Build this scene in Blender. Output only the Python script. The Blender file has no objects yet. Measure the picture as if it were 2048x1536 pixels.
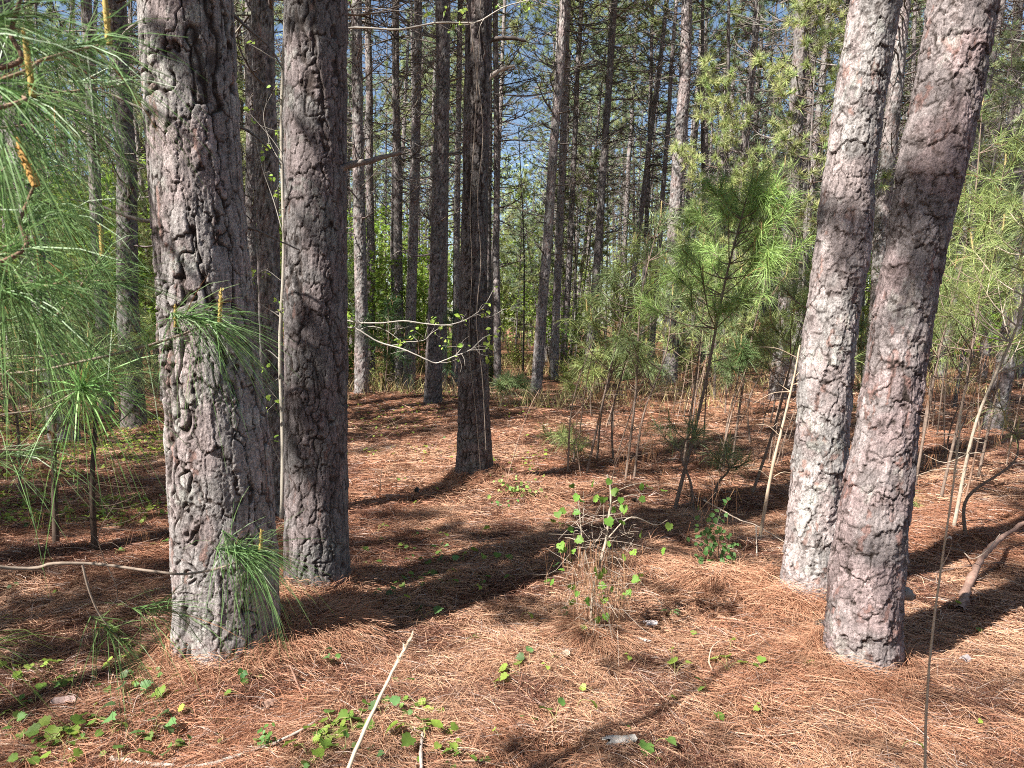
import bpy, math, random
import numpy as np
from mathutils import Vector, Matrix, Quaternion

# ------------------------------------------------------------------ camera, sky, sun, exposure
scene = bpy.context.scene
COL = scene.collection
CAMH, F, CX, CY = 1.55, 1450.0, 1024.0, 768.0
PITCH = math.atan(118.0 / F)
cam_d = bpy.data.cameras.new('camera')
cam = bpy.data.objects.new('camera', cam_d); COL.objects.link(cam)
cam.location = (0, 0, CAMH)
cam.rotation_euler = (math.pi/2 - PITCH, 0, 0)
cam_d.sensor_width = 36.0
cam_d.lens = 36.0 * F / 2048.0
cam_d.clip_start = 0.05
cam_d.clip_end = 2000
cam_d.dof.use_dof = True
cam_d.dof.focus_distance = 4.4
cam_d.dof.aperture_fstop = 9.0
scene.camera = cam

SUN_EL = math.radians(47)
hx, hy = -0.80, -0.60
hn = math.hypot(hx, hy)
SD = Vector((hx/hn*math.cos(SUN_EL), hy/hn*math.cos(SUN_EL), math.sin(SUN_EL)))
world = bpy.data.worlds.new('World'); scene.world = world; world.use_nodes = True
wn = world.node_tree
sky = wn.nodes.new('ShaderNodeTexSky'); sky.sky_type = 'NISHITA'; sky.sun_disc = False
sky.sun_elevation = SUN_EL; sky.sun_rotation = math.atan2(SD.x, SD.y) % (2*math.pi)
sky.altitude = 200; sky.air_density = 1.0; sky.dust_density = 1.0; sky.ozone_density = 1.0
bg = wn.nodes['Background']; bg.inputs['Strength'].default_value = 0.062
wn.links.new(sky.outputs[0], bg.inputs['Color'])
sun_d = bpy.data.lights.new('sun', 'SUN'); sun_d.energy = 5.0; sun_d.angle = math.radians(0.53)
sun_d.color = (1.0, 0.95, 0.88)
sun = bpy.data.objects.new('sun', sun_d); COL.objects.link(sun)
sun.rotation_euler = SD.to_track_quat('Z', 'Y').to_euler()
scene.view_settings.view_transform = 'Standard'
scene.view_settings.look = 'None'
scene.view_settings.exposure = 1.47
scene.view_settings.gamma = 1.0
scene.render.engine = 'CYCLES'
cy = scene.cycles
cy.use_denoising = False
try:
    cy.denoiser = 'OPENIMAGEDENOISE'; cy.denoising_input_passes = 'RGB_ALBEDO_NORMAL'; cy.denoising_prefilter = 'ACCURATE'
except Exception: pass
cy.max_bounces = 5; cy.diffuse_bounces = 3; cy.glossy_bounces = 1; cy.transmission_bounces = 3; cy.transparent_max_bounces = 4
cy.sample_clamp_indirect = 6
cy.filter_width = 1.0
cy.use_adaptive_sampling = True; cy.adaptive_threshold = 0.015

# ------------------------------------------------------------------ pixel <-> world
FW = np.array([0, math.cos(PITCH), -math.sin(PITCH)])
UP = np.array([0, math.sin(PITCH), math.cos(PITCH)])
CAMP = np.array([0, 0, CAMH])
def ray(px, py):
    return FW + np.array([1.0, 0, 0]) * (px-CX)/F + UP * (CY-py)/F
def wp(px, py, Y):
    d = ray(px, py); return CAMP + d * (Y/d[1])
def gp(px, py, z=0.0):
    d = ray(px, py); t = (z-CAMH)/d[2]; return CAMP + d*t
def to_px(p):
    q = np.asarray(p) - CAMP
    z = q @ FW
    return CX + F*q[..., 0]/z, CY - F*(q @ UP)/z, z

# ------------------------------------------------------------------ noise
def h3(ix, iy, iz, seed=0):
    n = (ix.astype(np.int64)*374761393 + iy.astype(np.int64)*668265263 + iz.astype(np.int64)*2147483647*3 + iz.astype(np.int64)*1274126177 + seed*977531) & 0xffffffff
    n = ((n ^ (n >> 13)) * 1274126177) & 0xffffffff
    n = ((n ^ (n >> 16)) * 2246822519) & 0xffffffff
    n = n ^ (n >> 15)
    return (n & 0xffffff) / float(0xffffff)
def vnoise(P, seed=0):
    I = np.floor(P).astype(np.int64); f = P - I; f = f*f*(3-2*f)
    x, y, z = I[..., 0], I[..., 1], I[..., 2]
    r = 0
    for dx in (0, 1):
        wx = f[..., 0] if dx else 1-f[..., 0]
        for dy in (0, 1):
            wy = f[..., 1] if dy else 1-f[..., 1]
            for dz in (0, 1):
                wz = f[..., 2] if dz else 1-f[..., 2]
                r = r + wx*wy*wz*h3(x+dx, y+dy, z+dz, seed)
    return r
def fbm(P, oc=4, seed=0):
    a, s, t = 1.0, 0, 0
    for k in range(oc):
        s = s + a*vnoise(P*(2.03**k), seed+k*17); t += a; a *= 0.5
    return s/t
def sstep(a, b, x):
    t = np.clip((x-a)/(b-a), 0, 1); return t*t*(3-2*t)
def unit(v):
    return v/np.maximum(np.linalg.norm(v, axis=-1, keepdims=True), 1e-9)

# ------------------------------------------------------------------ geometry collector
class G:
    def __init__(s): s.V = []; s.T = []; s.Q = []; s.C = []; s.n = 0
    def add(s, V, F, col):
        V = np.asarray(V, float).reshape(-1, 3); F = np.asarray(F, np.int64)
        c = np.asarray(col, float)
        if c.ndim == 1: c = np.tile(c, (len(V), 1))
        s.V.append(V); s.C.append(c.reshape(-1, 3))
        (s.T if F.shape[-1] == 3 else s.Q).append(F.reshape(-1, F.shape[-1]) + s.n)
        s.n += len(V)
    def mesh(s, name, mat, smooth=False):
        V = np.concatenate(s.V); C = np.concatenate(s.C)
        T = np.concatenate(s.T) if s.T else np.zeros((0, 3), np.int64)
        Q = np.concatenate(s.Q) if s.Q else np.zeros((0, 4), np.int64)
        me = bpy.data.meshes.new(name)
        me.vertices.add(len(V)); me.vertices.foreach_set('co', V.astype(np.float32).ravel())
        nl = len(T)*3 + len(Q)*4
        me.loops.add(nl); me.loops.foreach_set('vertex_index', np.concatenate([T.ravel(), Q.ravel()]).astype(np.int32))
        st = np.concatenate([np.arange(len(T))*3, len(T)*3 + np.arange(len(Q))*4]).astype(np.int32)
        me.polygons.add(len(st)); me.polygons.foreach_set('loop_start', st)
        try: me.polygons.foreach_set('loop_total', np.concatenate([np.full(len(T), 3), np.full(len(Q), 4)]).astype(np.int32))
        except Exception: pass
        a = me.attributes.new('col', 'FLOAT_COLOR', 'POINT')
        a.data.foreach_set('color', np.concatenate([C, np.ones((len(C), 1))], 1).astype(np.float32).ravel())
        me.update(calc_edges=True)
        if smooth: me.polygons.foreach_set('use_smooth', np.ones(len(st), bool))
        me.materials.append(mat)
        return me
    def build(s, name, mat, parent=None, smooth=False):
        return link(name, s.mesh(name, mat, smooth), parent)
def link(name, me, parent=None):
    o = bpy.data.objects.new(name, me); COL.objects.link(o)
    if parent is not None: o.parent = parent
    return o
def tag(o, label, cat, group=None, kind=None):
    if label: o['label'] = label
    if cat: o['category'] = cat
    if group: o['group'] = group
    if kind: o['kind'] = kind
    return o
def empty(name, loc, label, cat, group=None):
    o = bpy.data.objects.new(name, None); COL.objects.link(o); o.location = [float(v) for v in loc]
    o.empty_display_size = 0.1
    return tag(o, label, cat, group)

def tubes(P, R, sides=4, cap=False):
    """P (T,N,3) polylines, R (T,N) radii -> V, quads"""
    P = np.asarray(P, float); R = np.asarray(R, float)
    T, N, _ = P.shape
    tg = np.gradient(P, axis=1) if N > 2 else np.repeat(P[:, 1:2]-P[:, 0:1], 2, 1)
    tg = unit(tg)
    ref = np.where(np.abs(tg[:, :1, 2:3]) > 0.8, np.array([1.0, 0.1, 0]), np.array([0.05, 0.1, 1.0]))
    u = unit(np.cross(tg, np.broadcast_to(ref, tg.shape))); v = np.cross(tg, u)
    a = np.arange(sides)*2*math.pi/sides
    V = P[:, :, None, :] + R[:, :, None, None]*(np.cos(a)[None, None, :, None]*u[:, :, None, :] + np.sin(a)[None, None, :, None]*v[:, :, None, :])
    i = (np.arange(T)*N*sides)[:, None, None]; j = (np.arange(N-1)*sides)[None, :, None]; k = np.arange(sides)[None, None, :]; k2 = (k+1) % sides
    Q = np.stack([i+j+k, i+j+k2, i+j+sides+k2, i+j+sides+k], -1).reshape(-1, 4)
    return V.reshape(-1, 3), Q
def smooth_poly(pts, n):
    pts = np.asarray(pts, float); m = len(pts)
    if m == 2: return pts[0] + (pts[1]-pts[0])*np.linspace(0, 1, n)[:, None]
    P = np.vstack([2*pts[0]-pts[1], pts, 2*pts[-1]-pts[-2]])
    t = np.linspace(0, m-1-1e-6, n); i = t.astype(int); f = (t-i)[:, None]
    p0, p1, p2, p3 = P[i], P[i+1], P[i+2], P[i+3]
    return 0.5*((2*p1) + (-p0+p2)*f + (2*p0-5*p1+4*p2-p3)*f**2 + (-p0+3*p1-3*p2+p3)*f**3)
def ribbons(O, D, L, W, droop, seg, rng, curl=0.0):
    K = len(O); t = np.linspace(0, 1, seg+1)
    D = unit(D); L = np.broadcast_to(L, (K,)); W = np.broadcast_to(W, (K,)); dr = np.broadcast_to(droop, (K,))
    P = O[:, None, :] + D[:, None, :]*(L[:, None]*t)[..., None]
    P[..., 2] -= (dr*L)[:, None]*t**2
    rv = rng.normal(size=(K, 3)); side = unit(np.cross(D, rv))
    if curl:
        P = P + np.cross(D, side)[:, None, :]*((L*curl*rng.uniform(-1, 1, K))[:, None]*t**2)[..., None]
    w = W[:, None]*0.5*(1-0.75*t**2)
    V = np.stack([P - side[:, None, :]*w[..., None], P + side[:, None, :]*w[..., None]], 2)
    b = (np.arange(K)*(seg+1)*2)[:, None]; j = (np.arange(seg)*2)[None, :]
    Q = np.stack([b+j, b+j+1, b+j+3, b+j+2], -1).reshape(-1, 4)
    return V.reshape(-1, 3), Q
def spikes(O, D, L, W, rng):
    K = len(O); D = unit(D); side = unit(np.cross(D, rng.normal(size=(K, 3))))
    L = np.broadcast_to(L, (K,))[:, None]; W = np.broadcast_to(W, (K,))[:, None]
    V = np.stack([O - side*W*0.5, O + side*W*0.5, O + D*L], 1).reshape(-1, 3)
    return V, np.arange(K*3).reshape(-1, 3)
GRAPE = np.array([(0, -.02), (.26, -.14), (.52, .06), (.46, .22), (.60, .42), (.40, .56), (.34, .78), (.14, .80), (0, 1.05), (-.14, .80), (-.34, .78), (-.40, .56), (-.60, .42), (-.46, .22), (-.52, .06), (-.26, -.14)])
OVAL = np.array([(0, 0), (.22, .25), (.26, .55), (.12, .85), (0, 1.0), (-.12, .85), (-.26, .55), (-.22, .25)])
def leaves(O, D, N, S, shape, fold=0.25, rng=None):
    K = len(O); D = unit(D); X = unit(np.cross(D, N)); Nn = np.cross(X, D); m = len(shape)
    S = np.broadcast_to(S, (K,))[:, None, None]
    x = shape[:, 0][None, :, None]; y = shape[:, 1][None, :, None]
    wob = 0 if rng is None else rng.uniform(-.06, .06, (K, m, 1))
    out = O[:, None, :] + S*(x*X[:, None, :] + y*D[:, None, :] + (fold*np.abs(x) - 0.18*y*y + wob)*Nn[:, None, :])
    ctr = O[:, None, :] + S*(0.4*D[:, None, :] - 0.05*Nn[:, None, :])
    V = np.concatenate([ctr, out], 1)
    b = (np.arange(K)*(m+1))[:, None]; k = np.arange(m)[None, :]
    T = np.stack([b+0*k, b+1+k, b+1+(k+1) % m], -1).reshape(-1, 3)
    return V.reshape(-1, 3), T
def rep(col, n): return np.repeat(col, n, axis=0)
def vary(base, K, rng, amt=0.18, hue=0.05):
    b = np.asarray(base, float)
    c = b[None, :]*(1+rng.normal(0, amt, (K, 1))) * (1+rng.normal(0, hue, (K, 3)))
    return np.clip(c, 0.004, 0.95)
def mixc(a, b, t): return np.asarray(a)[None, :]*(1-t[:, None]) + np.asarray(b)[None, :]*t[:, None]

# ------------------------------------------------------------------ materials
def mat(name, rough=0.85, spec=0.25, trans=0.0, bump=None, noise=None, objvar=0.0, tint=(1, 1, 1)):
    m = bpy.data.materials.new(name); m.use_nodes = True; nt = m.node_tree; N = nt.nodes; Lk = nt.links
    p = N['Principled BSDF']; out = N['Material Output']
    p.inputs['Roughness'].default_value = rough
    p.inputs['Specular IOR Level'].default_value = spec
    at = N.new('ShaderNodeAttribute'); at.attribute_name = 'col'
    c = at.outputs['Color']
    def mulc(c, fac):
        mx = N.new('ShaderNodeVectorMath'); mx.operation = 'SCALE'; Lk.new(c, mx.inputs[0]); Lk.new(fac, mx.inputs['Scale']); return mx.outputs[0]
    tc = N.new('ShaderNodeTexCoord')
    if noise:
        for sc, lo, hi in noise:
            n = N.new('ShaderNodeTexNoise'); n.inputs['Scale'].default_value = sc; n.inputs['Detail'].default_value = 4; n.inputs['Roughness'].default_value = 0.65
            Lk.new(tc.outputs['Object'], n.inputs['Vector'])
            mr = N.new('ShaderNodeMapRange'); mr.inputs['From Min'].default_value = 0.32; mr.inputs['From Max'].default_value = 0.68
            mr.inputs['To Min'].default_value = lo; mr.inputs['To Max'].default_value = hi
            Lk.new(n.outputs['Fac'], mr.inputs['Value']); c = mulc(c, mr.outputs[0])
    if objvar:
        oi = N.new('ShaderNodeObjectInfo'); mr = N.new('ShaderNodeMapRange')
        mr.inputs['To Min'].default_value = 1-objvar; mr.inputs['To Max'].default_value = 1+objvar
        Lk.new(oi.outputs['Random'], mr.inputs['Value']); c = mulc(c, mr.outputs[0])
    Lk.new(c, p.inputs['Base Color'])
    if bump:
        n = N.new('ShaderNodeTexNoise'); n.inputs['Scale'].default_value = bump[0]; n.inputs['Detail'].default_value = 5; n.inputs['Roughness'].default_value = 0.7
        mp = N.new('ShaderNodeMapping'); mp.inputs['Scale'].default_value = (1, 1, bump[2] if len(bump) > 2 else 1)
        Lk.new(tc.outputs['Object'], mp.inputs['Vector']); Lk.new(mp.outputs[0], n.inputs['Vector'])
        b = N.new('ShaderNodeBump'); b.inputs['Strength'].default_value = 0.9; b.inputs['Distance'].default_value = bump[1]
        Lk.new(n.outputs['Fac'], b.inputs['Height']); Lk.new(b.outputs[0], p.inputs['Normal'])
    if trans:
        t = N.new('ShaderNodeBsdfTranslucent'); Lk.new(c, t.inputs['Color'])
        ms = N.new('ShaderNodeMixShader'); ms.inputs[0].default_value = trans
        Lk.new(p.outputs[0], ms.inputs[1]); Lk.new(t.outputs[0], ms.inputs[2]); Lk.new(ms.outputs[0], out.inputs['Surface'])
    return m
M_BARK = mat('bark_close', 0.9, 0.15, bump=(110, 0.005, 0.35), noise=[(14, 0.8, 1.2), (190, 0.5, 1.5)])
M_BARKF = mat('bark_stand', 0.9, 0.12, bump=(22, 0.02, 0.3), noise=[(3.0, 0.75, 1.25), (30, 0.55, 1.4)], objvar=0.3)
M_TWIG = mat('dead_twig', 0.85, 0.15, noise=[(40, 0.7, 1.25)])
M_NEEDLE = mat('green_needles', 0.45, 0.4, trans=0.25)
M_CROWN = mat('crown_needles', 0.6, 0.25, trans=0.45, objvar=0.18)
M_LEAF = mat('broad_leaf', 0.5, 0.3, trans=0.45, objvar=0.3)
M_LEAFB = mat('shrub_leaf', 0.55, 0.3, trans=0.5, objvar=0.15)
M_STRAW = mat('dry_pine_straw', 0.55, 0.35, trans=0.12)
M_GRASS = mat('dry_stalk', 0.7, 0.25, trans=0.1, noise=[(60, 0.85, 1.1)])
M_GROUND = mat('forest_floor', 0.9, 0.15, bump=(60, 0.03), noise=[(1.2, 0.8, 1.2), (25, 0.6, 1.35), (140, 0.55, 1.4)])

# ------------------------------------------------------------------ hero trunk tables (image rows: y, left, right)
HERO = {
 'left': dict(base=(458, 1318), rows=[(0, 287, 462), (300, 302, 474), (500, 318, 490), (700, 328, 508), (900, 344, 534), (1100, 354, 548), (1240, 356, 554), (1318, 355, 562)]),
 'second': dict(base=(634, 1200), rows=[(0, 572, 692), (300, 572, 690), (600, 572, 691), (900, 573, 693), (1100, 572, 695), (1200, 570, 700)]),
 'middle': dict(base=(949, 972), rows=[(0, 933, 983), (250, 928, 979), (400, 925, 975), (550, 920, 974), (700, 918, 976), (820, 917, 978), (900, 914, 983), (945, 911, 987), (972, 906, 993)]),
 'rleft': dict(base=(1606, 1222), rows=[(0, 1708, 1800), (170, 1677, 1768), (340, 1653, 1746), (510, 1633, 1734), (670, 1611, 1708), (840, 1597, 1695), (1015, 1580, 1684), (1120, 1570, 1678), (1222, 1556, 1676)]),
 'rright': dict(base=(1720, 1352), rows=[(0, 1864, 1985), (170, 1838, 1958), (340, 1800, 1922), (510, 1780, 1882), (670, 1747, 1852), (840, 1722, 1832), (1015, 1686, 1812), (1200, 1660, 1794), (1300, 1656, 1792), (1352, 1648, 1800)]),
}
for k, h in HERO.items():
    h['p'] = gp(*h['base']); h['Y'] = h['p'][1]
MOUNDS = [(HERO['left']['p'][0], HERO['left']['p'][1], .07, .34), (HERO['second']['p'][0], HERO['second']['p'][1], .06, .3),
          (HERO['middle']['p'][0], HERO['middle']['p'][1], .08, .45), (HERO['rleft']['p'][0], HERO['rleft']['p'][1], .05, .35), (HERO['rright']['p'][0], HERO['rright']['p'][1], .05, .3)]
for px, py, a, s in [(665, 1270, .07, .22), (1190, 1285, .05, .15), (590, 1290, .05, .25), (1050, 1000, .06, .3), (1150, 905, .09, .45), (980, 870, .1, .7), (820, 800, .16, 1.2), (1250, 1130, .05, .4), (1430, 1180, .06, .3), (1490, 900, .1, .7)]:
    q = gp(px, py); MOUNDS.append((q[0], q[1], a, s))
MOUNDS = np.array(MOUNDS)
def gh(x, y):
    x = np.asarray(x, float); y = np.asarray(y, float)
    P = np.stack([x, y, np.zeros_like(x)], -1)
    z = 0.14*(fbm(P*0.35, 2, 5)-0.5) + 0.13*(fbm(P*1.5, 3, 9)-0.5) + 0.05*(fbm(P*6.0, 2, 19)-0.5)
    for mx, my, a, s in MOUNDS: z = z + a*np.exp(-((x-mx)**2+(y-my)**2)/s**2)
    r = np.hypot(x, y)
    z = z + 0.35*(fbm(P*0.12, 2, 33)-0.5)*sstep(9, 22, r)
    return z
def ghs(x, y): return float(gh(np.array([x]), np.array([y]))[0])

# ------------------------------------------------------------------ ground sheet
def axis_pts(lo, hi, fine_lo, fine_hi, d):
    a = [fine_lo]; s = d
    while a[-1] > lo: s *= 1.09; a.append(a[-1]-s)
    b = list(np.arange(fine_lo+d, fine_hi, d)); s = d; c = [fine_hi]
    while c[-1] < hi: s *= 1.09; c.append(c[-1]+s)
    return np.array(a[::-1] + b + c)
gx = axis_pts(-700, 700, -5, 5, 0.035); gy = axis_pts(-700, 900, 1.2, 11, 0.035)
X, Y = np.meshgrid(gx, gy); Z = gh(X, Y)
ny, nx = X.shape
idx = np.arange(ny*nx).reshape(ny, nx)
Fq = np.stack([idx[:-1, :-1], idx[:-1, 1:], idx[1:, 1:], idx[1:, :-1]], -1).reshape(-1, 4)
Pg = np.stack([X, Y, 0*X], -1).reshape(-1, 3)
t1 = fbm(Pg*0.9, 3, 3); t2 = fbm(Pg*4.0, 3, 8)
gc = mixc((0.10, 0.045, 0.026), (0.26, 0.13, 0.075), sstep(0.3, 0.7, t1*0.5+t2*0.5))
g = G(); g.add(np.stack([X, Y, Z], -1), Fq, gc)
ground = g.build('ground', M_GROUND, smooth=True); tag(ground, 'forest floor under a bed of rusty pine straw', None, kind='structure')

# ------------------------------------------------------------------ fallen needle litter
rng = np.random.default_rng(7)
def flow(x, y):
    P = np.stack([x, y, 0*x], -1)
    return 2*math.pi*(1.6*fbm(P*2.1, 2, 61))
g = G()
C_RUST = np.array((0.35, 0.158, 0.092)); C_TAN = np.array((0.54, 0.345, 0.225)); C_DK = np.array((0.15, 0.068, 0.045)); C_GREY = np.array((0.46, 0.36, 0.31))
for y0, y1, n, w, L, seg in [(1.5, 3.4, 150000, .0019, .15, 3), (3.4, 6.0, 170000, .0028, .16, 2), (6.0, 10.5, 150000, .0048, .17, 2), (10.5, 22, 110000, .010, .20, 1)]:
    yy = np.sqrt(rng.uniform(y0**2, y1**2, n)); xx = rng.uniform(-1, 1, n)*(yy*0.80+0.35)
    cl = fbm(np.stack([xx*3, yy*3, 0*xx], -1), 2, 71)
    keep = rng.uniform(0, 1, n) < 0.55+0.9*cl
    xx, yy, cl = xx[keep], yy[keep], cl[keep]; n = len(xx)
    th = flow(xx, yy) + rng.normal(0, 0.85, n)
    up = rng.normal(0.05, 0.13, n); st = rng.uniform(0, 1, n) < 0.05; up[st] = rng.uniform(0.3, 1.1, st.sum())
    D = np.stack([np.cos(th), np.sin(th), up], -1)
    z = gh(xx, yy) + rng.uniform(0.0, 0.028, n)
    O = np.stack([xx, yy, z], -1)
    LL = L*rng.uniform(0.55, 1.2, n)
    O = O - unit(D)*(LL*0.3)[:, None]*np.array([1, 1, 0])
    V, Q = ribbons(O, D, LL, w*rng.uniform(.8, 1.3, n), 0.12*rng.uniform(0, 2, n)+np.maximum(up, 0)*.5, seg, rng, curl=0.22)
    r1 = rng.uniform(0, 1, n); big = fbm(np.stack([xx*.8, yy*.8, 0*xx], -1), 3, 91)
    tt = np.clip(sstep(.35, .65, big)*0.55 + rng.normal(0.12, 0.28, n), 0, 1)
    c = mixc(C_RUST, C_TAN, tt)
    pd = fbm(np.stack([xx*1.7, yy*1.7, 0*xx], -1), 3, 191)
    c = np.where((r1 < .12+.55*sstep(.5, .68, pd))[:, None], C_DK, c); c = np.where((r1 > .93)[:, None], C_GREY, c)
    c = c*(1+rng.normal(0, .18, (n, 1)))
    g.add(V, Q, rep(np.clip(c, .01, .9), (seg+1)*2))
# needles heaped on the mounds against the trunk feet, leaning radially
for mx, my, a, s in MOUNDS:
    if my > 12: continue
    n = 2600 if my < 5 else 1500
    ang = rng.uniform(0, 2*math.pi, n); r = s*(0.45+np.abs(rng.normal(0, .4, n)))
    xx = mx+r*np.cos(ang); yy = my+r*np.sin(ang)
    D = np.stack([np.cos(ang+rng.normal(0, .5, n)), np.sin(ang+rng.normal(0, .5, n)), rng.normal(0.15, .3, n)], -1)
    O = np.stack([xx, yy, gh(xx, yy)+rng.uniform(0, .04, n)], -1)
    w = 0.0006*max(my, 2.8)
    V, Q = ribbons(O, D, rng.uniform(.09, .18, n), w, .35, 2, rng, curl=.2)
    c = mixc(C_RUST, C_TAN, np.clip(rng.normal(.45, .3, n), 0, 1))*(1+rng.normal(0, .18, (n, 1)))
    g.add(V, Q, rep(np.clip(c, .01, .9), 6))
for hk, hr in (('left', .25), ('second', .20), ('middle', .24), ('rleft', .20), ('rright', .19)):   # straw leaning on the trunk feet
    q = HERO[hk]['p']; n = 3600; ang = rng.uniform(0, 2*math.pi, n); rr_ = hr*(.93+np.abs(rng.normal(0, .25, n)))
    xx = q[0]+rr_*np.cos(ang); yy = q[1]+rr_*np.sin(ang); ta = ang+rng.choice([-1, 1], n)*rng.uniform(.9, 2.3, n)
    D = np.stack([np.cos(ta), np.sin(ta), rng.uniform(-.1, .8, n)], -1)
    V, Q = ribbons(np.stack([xx, yy, gh(xx, yy)+rng.uniform(0, .09, n)*np.exp(-(rr_/hr-1)*3)], -1), D, rng.uniform(.08, .17, n), .0006*max(q[1], 3), .5, 2, rng, curl=.2)
    c = mixc(C_RUST, C_TAN, np.clip(rng.normal(.35, .3, n), 0, 1))*(1+rng.normal(0, .18, (n, 1))); g.add(V, Q, rep(np.clip(c, .01, .9), 6))
litter = g.build('pine_needle_litter', M_STRAW); tag(litter, 'deep litter of fallen rust brown pine needles covering the ground', 'pine straw', kind='stuff')

# ------------------------------------------------------------------ bark
def voro(U, V, cw, ch, ncol, seed):
    gx_ = U/cw; gy_ = V/ch; ix = np.floor(gx_).astype(np.int64); iy = np.floor(gy_).astype(np.int64)
    F1 = np.full(U.shape, 9.0); F2 = np.full(U.shape, 9.0); ID = np.zeros(U.shape); DY = np.zeros(U.shape)
    for dx in (-1, 0, 1):
        for dy in (-1, 0, 1):
            cx = ix+dx; cyy = iy+dy; wr = np.mod(cx, ncol); z0 = np.zeros_like(wr)
            px_ = cx+.5+(h3(wr, cyy, z0, seed)-.5)*.9; py_ = cyy+.5+(h3(wr, cyy, z0+1, seed)-.5)*.95
            ax_ = np.abs(gx_-px_); ay_ = np.abs(gy_-py_); d = .55*np.maximum(ax_, ay_)+.30*(ax_+ay_)
            nearer = d < F1
            F2 = np.where(nearer, F1, np.minimum(F2, d))
            ID = np.where(nearer, h3(wr, cyy, z0+2, seed), ID); DY = np.where(nearer, gy_-py_, DY); F1 = np.where(nearer, d, F1)
    return F1, F2, ID, DY
PLATE = (0.245, 0.230, 0.222); PINK = (0.262, 0.222, 0.215); FURR = (0.040, 0.030, 0.026); RED = (0.235, 0.14, 0.115); LICH = (0.34, 0.345, 0.315)
def bark_trunk(g, C, R, du, dv, s_fine, coarse, seed, cw=.055, ch=.15, D1=.018, D2=.005, D3=.006, tilt=.5, lich=0.0, red=.12, mossy=None, flare=.15, tone=(1, 1, 1), furrow=.0, fs=8.0, mk0=.3, pits=.5, asp=.42, DF=None):
    C = np.asarray(C, float); R = np.asarray(R, float)
    seglen = np.linalg.norm(np.diff(C, axis=0), axis=1); S = np.concatenate([[0], np.cumsum(seglen)]); H = S[-1]
    s = np.concatenate([np.arange(0, min(s_fine, H), dv), np.arange(min(s_fine, H), H, coarse) if H > s_fine else [], [H]])
    ctr = np.stack([np.interp(s, S, C[:, k]) for k in range(3)], -1)
    if len(C) > 3:     # soften the kinks
        k = max(3, int(0.25/dv)) | 1
        nf = int(np.sum(s < s_fine))
        if nf > 2*k:
            pad = np.pad(ctr[:nf], ((k//2, k//2), (0, 0)), mode='reflect', reflect_type='odd'); ker = np.ones(k)/k
            sm = np.stack([np.convolve(pad[:, q], ker, 'valid') for q in range(3)], -1); ctr[:nf] = sm
    rad = np.interp(s, S, R)
    R0 = float(np.interp(min(1.0, H*.3), S, R)); circ = 2*math.pi*R0
    nu = max(10, int(circ/du)); th = np.arange(nu)/nu*2*math.pi
    tg = unit(np.gradient(ctr, axis=0)); u = unit(np.cross(tg, np.array([0, 1.0, 0]))); v = np.cross(tg, u)
    TH, SS = np.meshgrid(th, s); U = TH/(2*math.pi)*circ; Vv = SS
    cyl = np.stack([np.cos(TH)*R0, np.sin(TH)*R0, SS], -1)
    wx = (fbm(cyl*np.array([10, 10, 4.5]), 3, seed+1)-.5)*cw*1.7 + (fbm(cyl*np.array([60, 60, 45.0]), 2, seed+14)-.5)*cw*.38
    wy = (fbm(cyl*14, 3, seed+2)-.5)*ch*.8 + (fbm(cyl*70, 2, seed+15)-.5)*ch*.16
    nc = max(4, int(round(circ/cw))); cwr = circ/nc
    F1, F2, ID, DY = voro(U+wx, Vv+wy, cwr, ch, nc, seed)
    e = F2-F1; ck = sstep(.0, .06, e)
    msk = sstep(mk0, mk0+.3, fbm(cyl*np.array([13, 13, 7.0]), 2, seed+16))          # cracks that open and close
    pl = 1-(1-sstep(.005, .085, e))*(.25+.75*msk)
    nc2 = max(6, int(round(circ/(cw*.42)))); cw2 = circ/nc2
    a1, a2, ID2, DY2 = voro(U+wx*1.6+(fbm(cyl*40, 2, seed+3)-.5)*cw*.4, Vv+wy*1.5+wx*.6, cw2, ch*asp, nc2, seed+11)
    e2 = a2-a1; m2 = sstep(.35, .6, fbm(cyl*np.array([21, 21, 12.0]), 2, seed+17)); pl2 = 1-(1-sstep(.0, .09, e2))*(.1+.9*m2)
    nz = fbm(cyl*np.array([17, 17, 6.0])+(wx*9)[..., None], 4, seed+4); ter = np.floor(nz*12)/12 + sstep(.0, .10, (nz*12) % 1)/12
    fib = fbm(cyl*np.array([95, 95, 14.0])+(wx*30)[..., None], 2, seed+5)-.5; fine = fbm(cyl*np.array([120, 120, 70.0]), 2, seed+6)-.5
    fn = np.abs(fbm(cyl*np.array([fs, fs, fs*.13])+(fbm(cyl*12, 2, seed+9)[..., None]-.5)*1.1, 2, seed+7)-.5); fur = sstep(.0, .055, fn)   # long wandering furrows
    fur = 1-(1-fur)*furrow
    h = D1*(.35*pl+.65*pl*ID) - D1*tilt*DY*.9 + D2*(pl2*(.6+.5*ID2) - .9*tilt*DY2) + D3*(ter-.5)*2.0 + .0030*fib + .0022*fine - (DF or D1*1.15)*(1-fur)
    pl = pl*fur*(1-(1-ck)*(.3+.7*msk))
    h = h + D1*.3*(fbm(cyl*3.1, 2, seed+8)-.5)
    fl = 1 + flare*np.exp(-SS/.12)*(.6+.5*np.cos(3*TH+seed)+.3*np.cos(5*TH+2*seed))
    pn = fbm(cyl*np.array([24, 24, 33.0])+3, 3, seed+61)+.16*(fbm(cyl*np.array([60, 60, 60.0]), 2, seed+62)-.5)+.05*DY
    pit = sstep(.69-.02*pits, .705-.02*pits, pn)*min(1, pits*1.2)
    h = h-.008*pit + .004*sstep(.62, .68, pn)*(1-pit)*pits
    mean = D1*.45+D2*.45
    rr = rad[:, None]*fl + (h-mean)
    P = ctr[:, None, :] + rr[..., None]*(np.cos(TH)[..., None]*u[:, None, :] + np.sin(TH)[..., None]*v[:, None, :])
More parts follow.
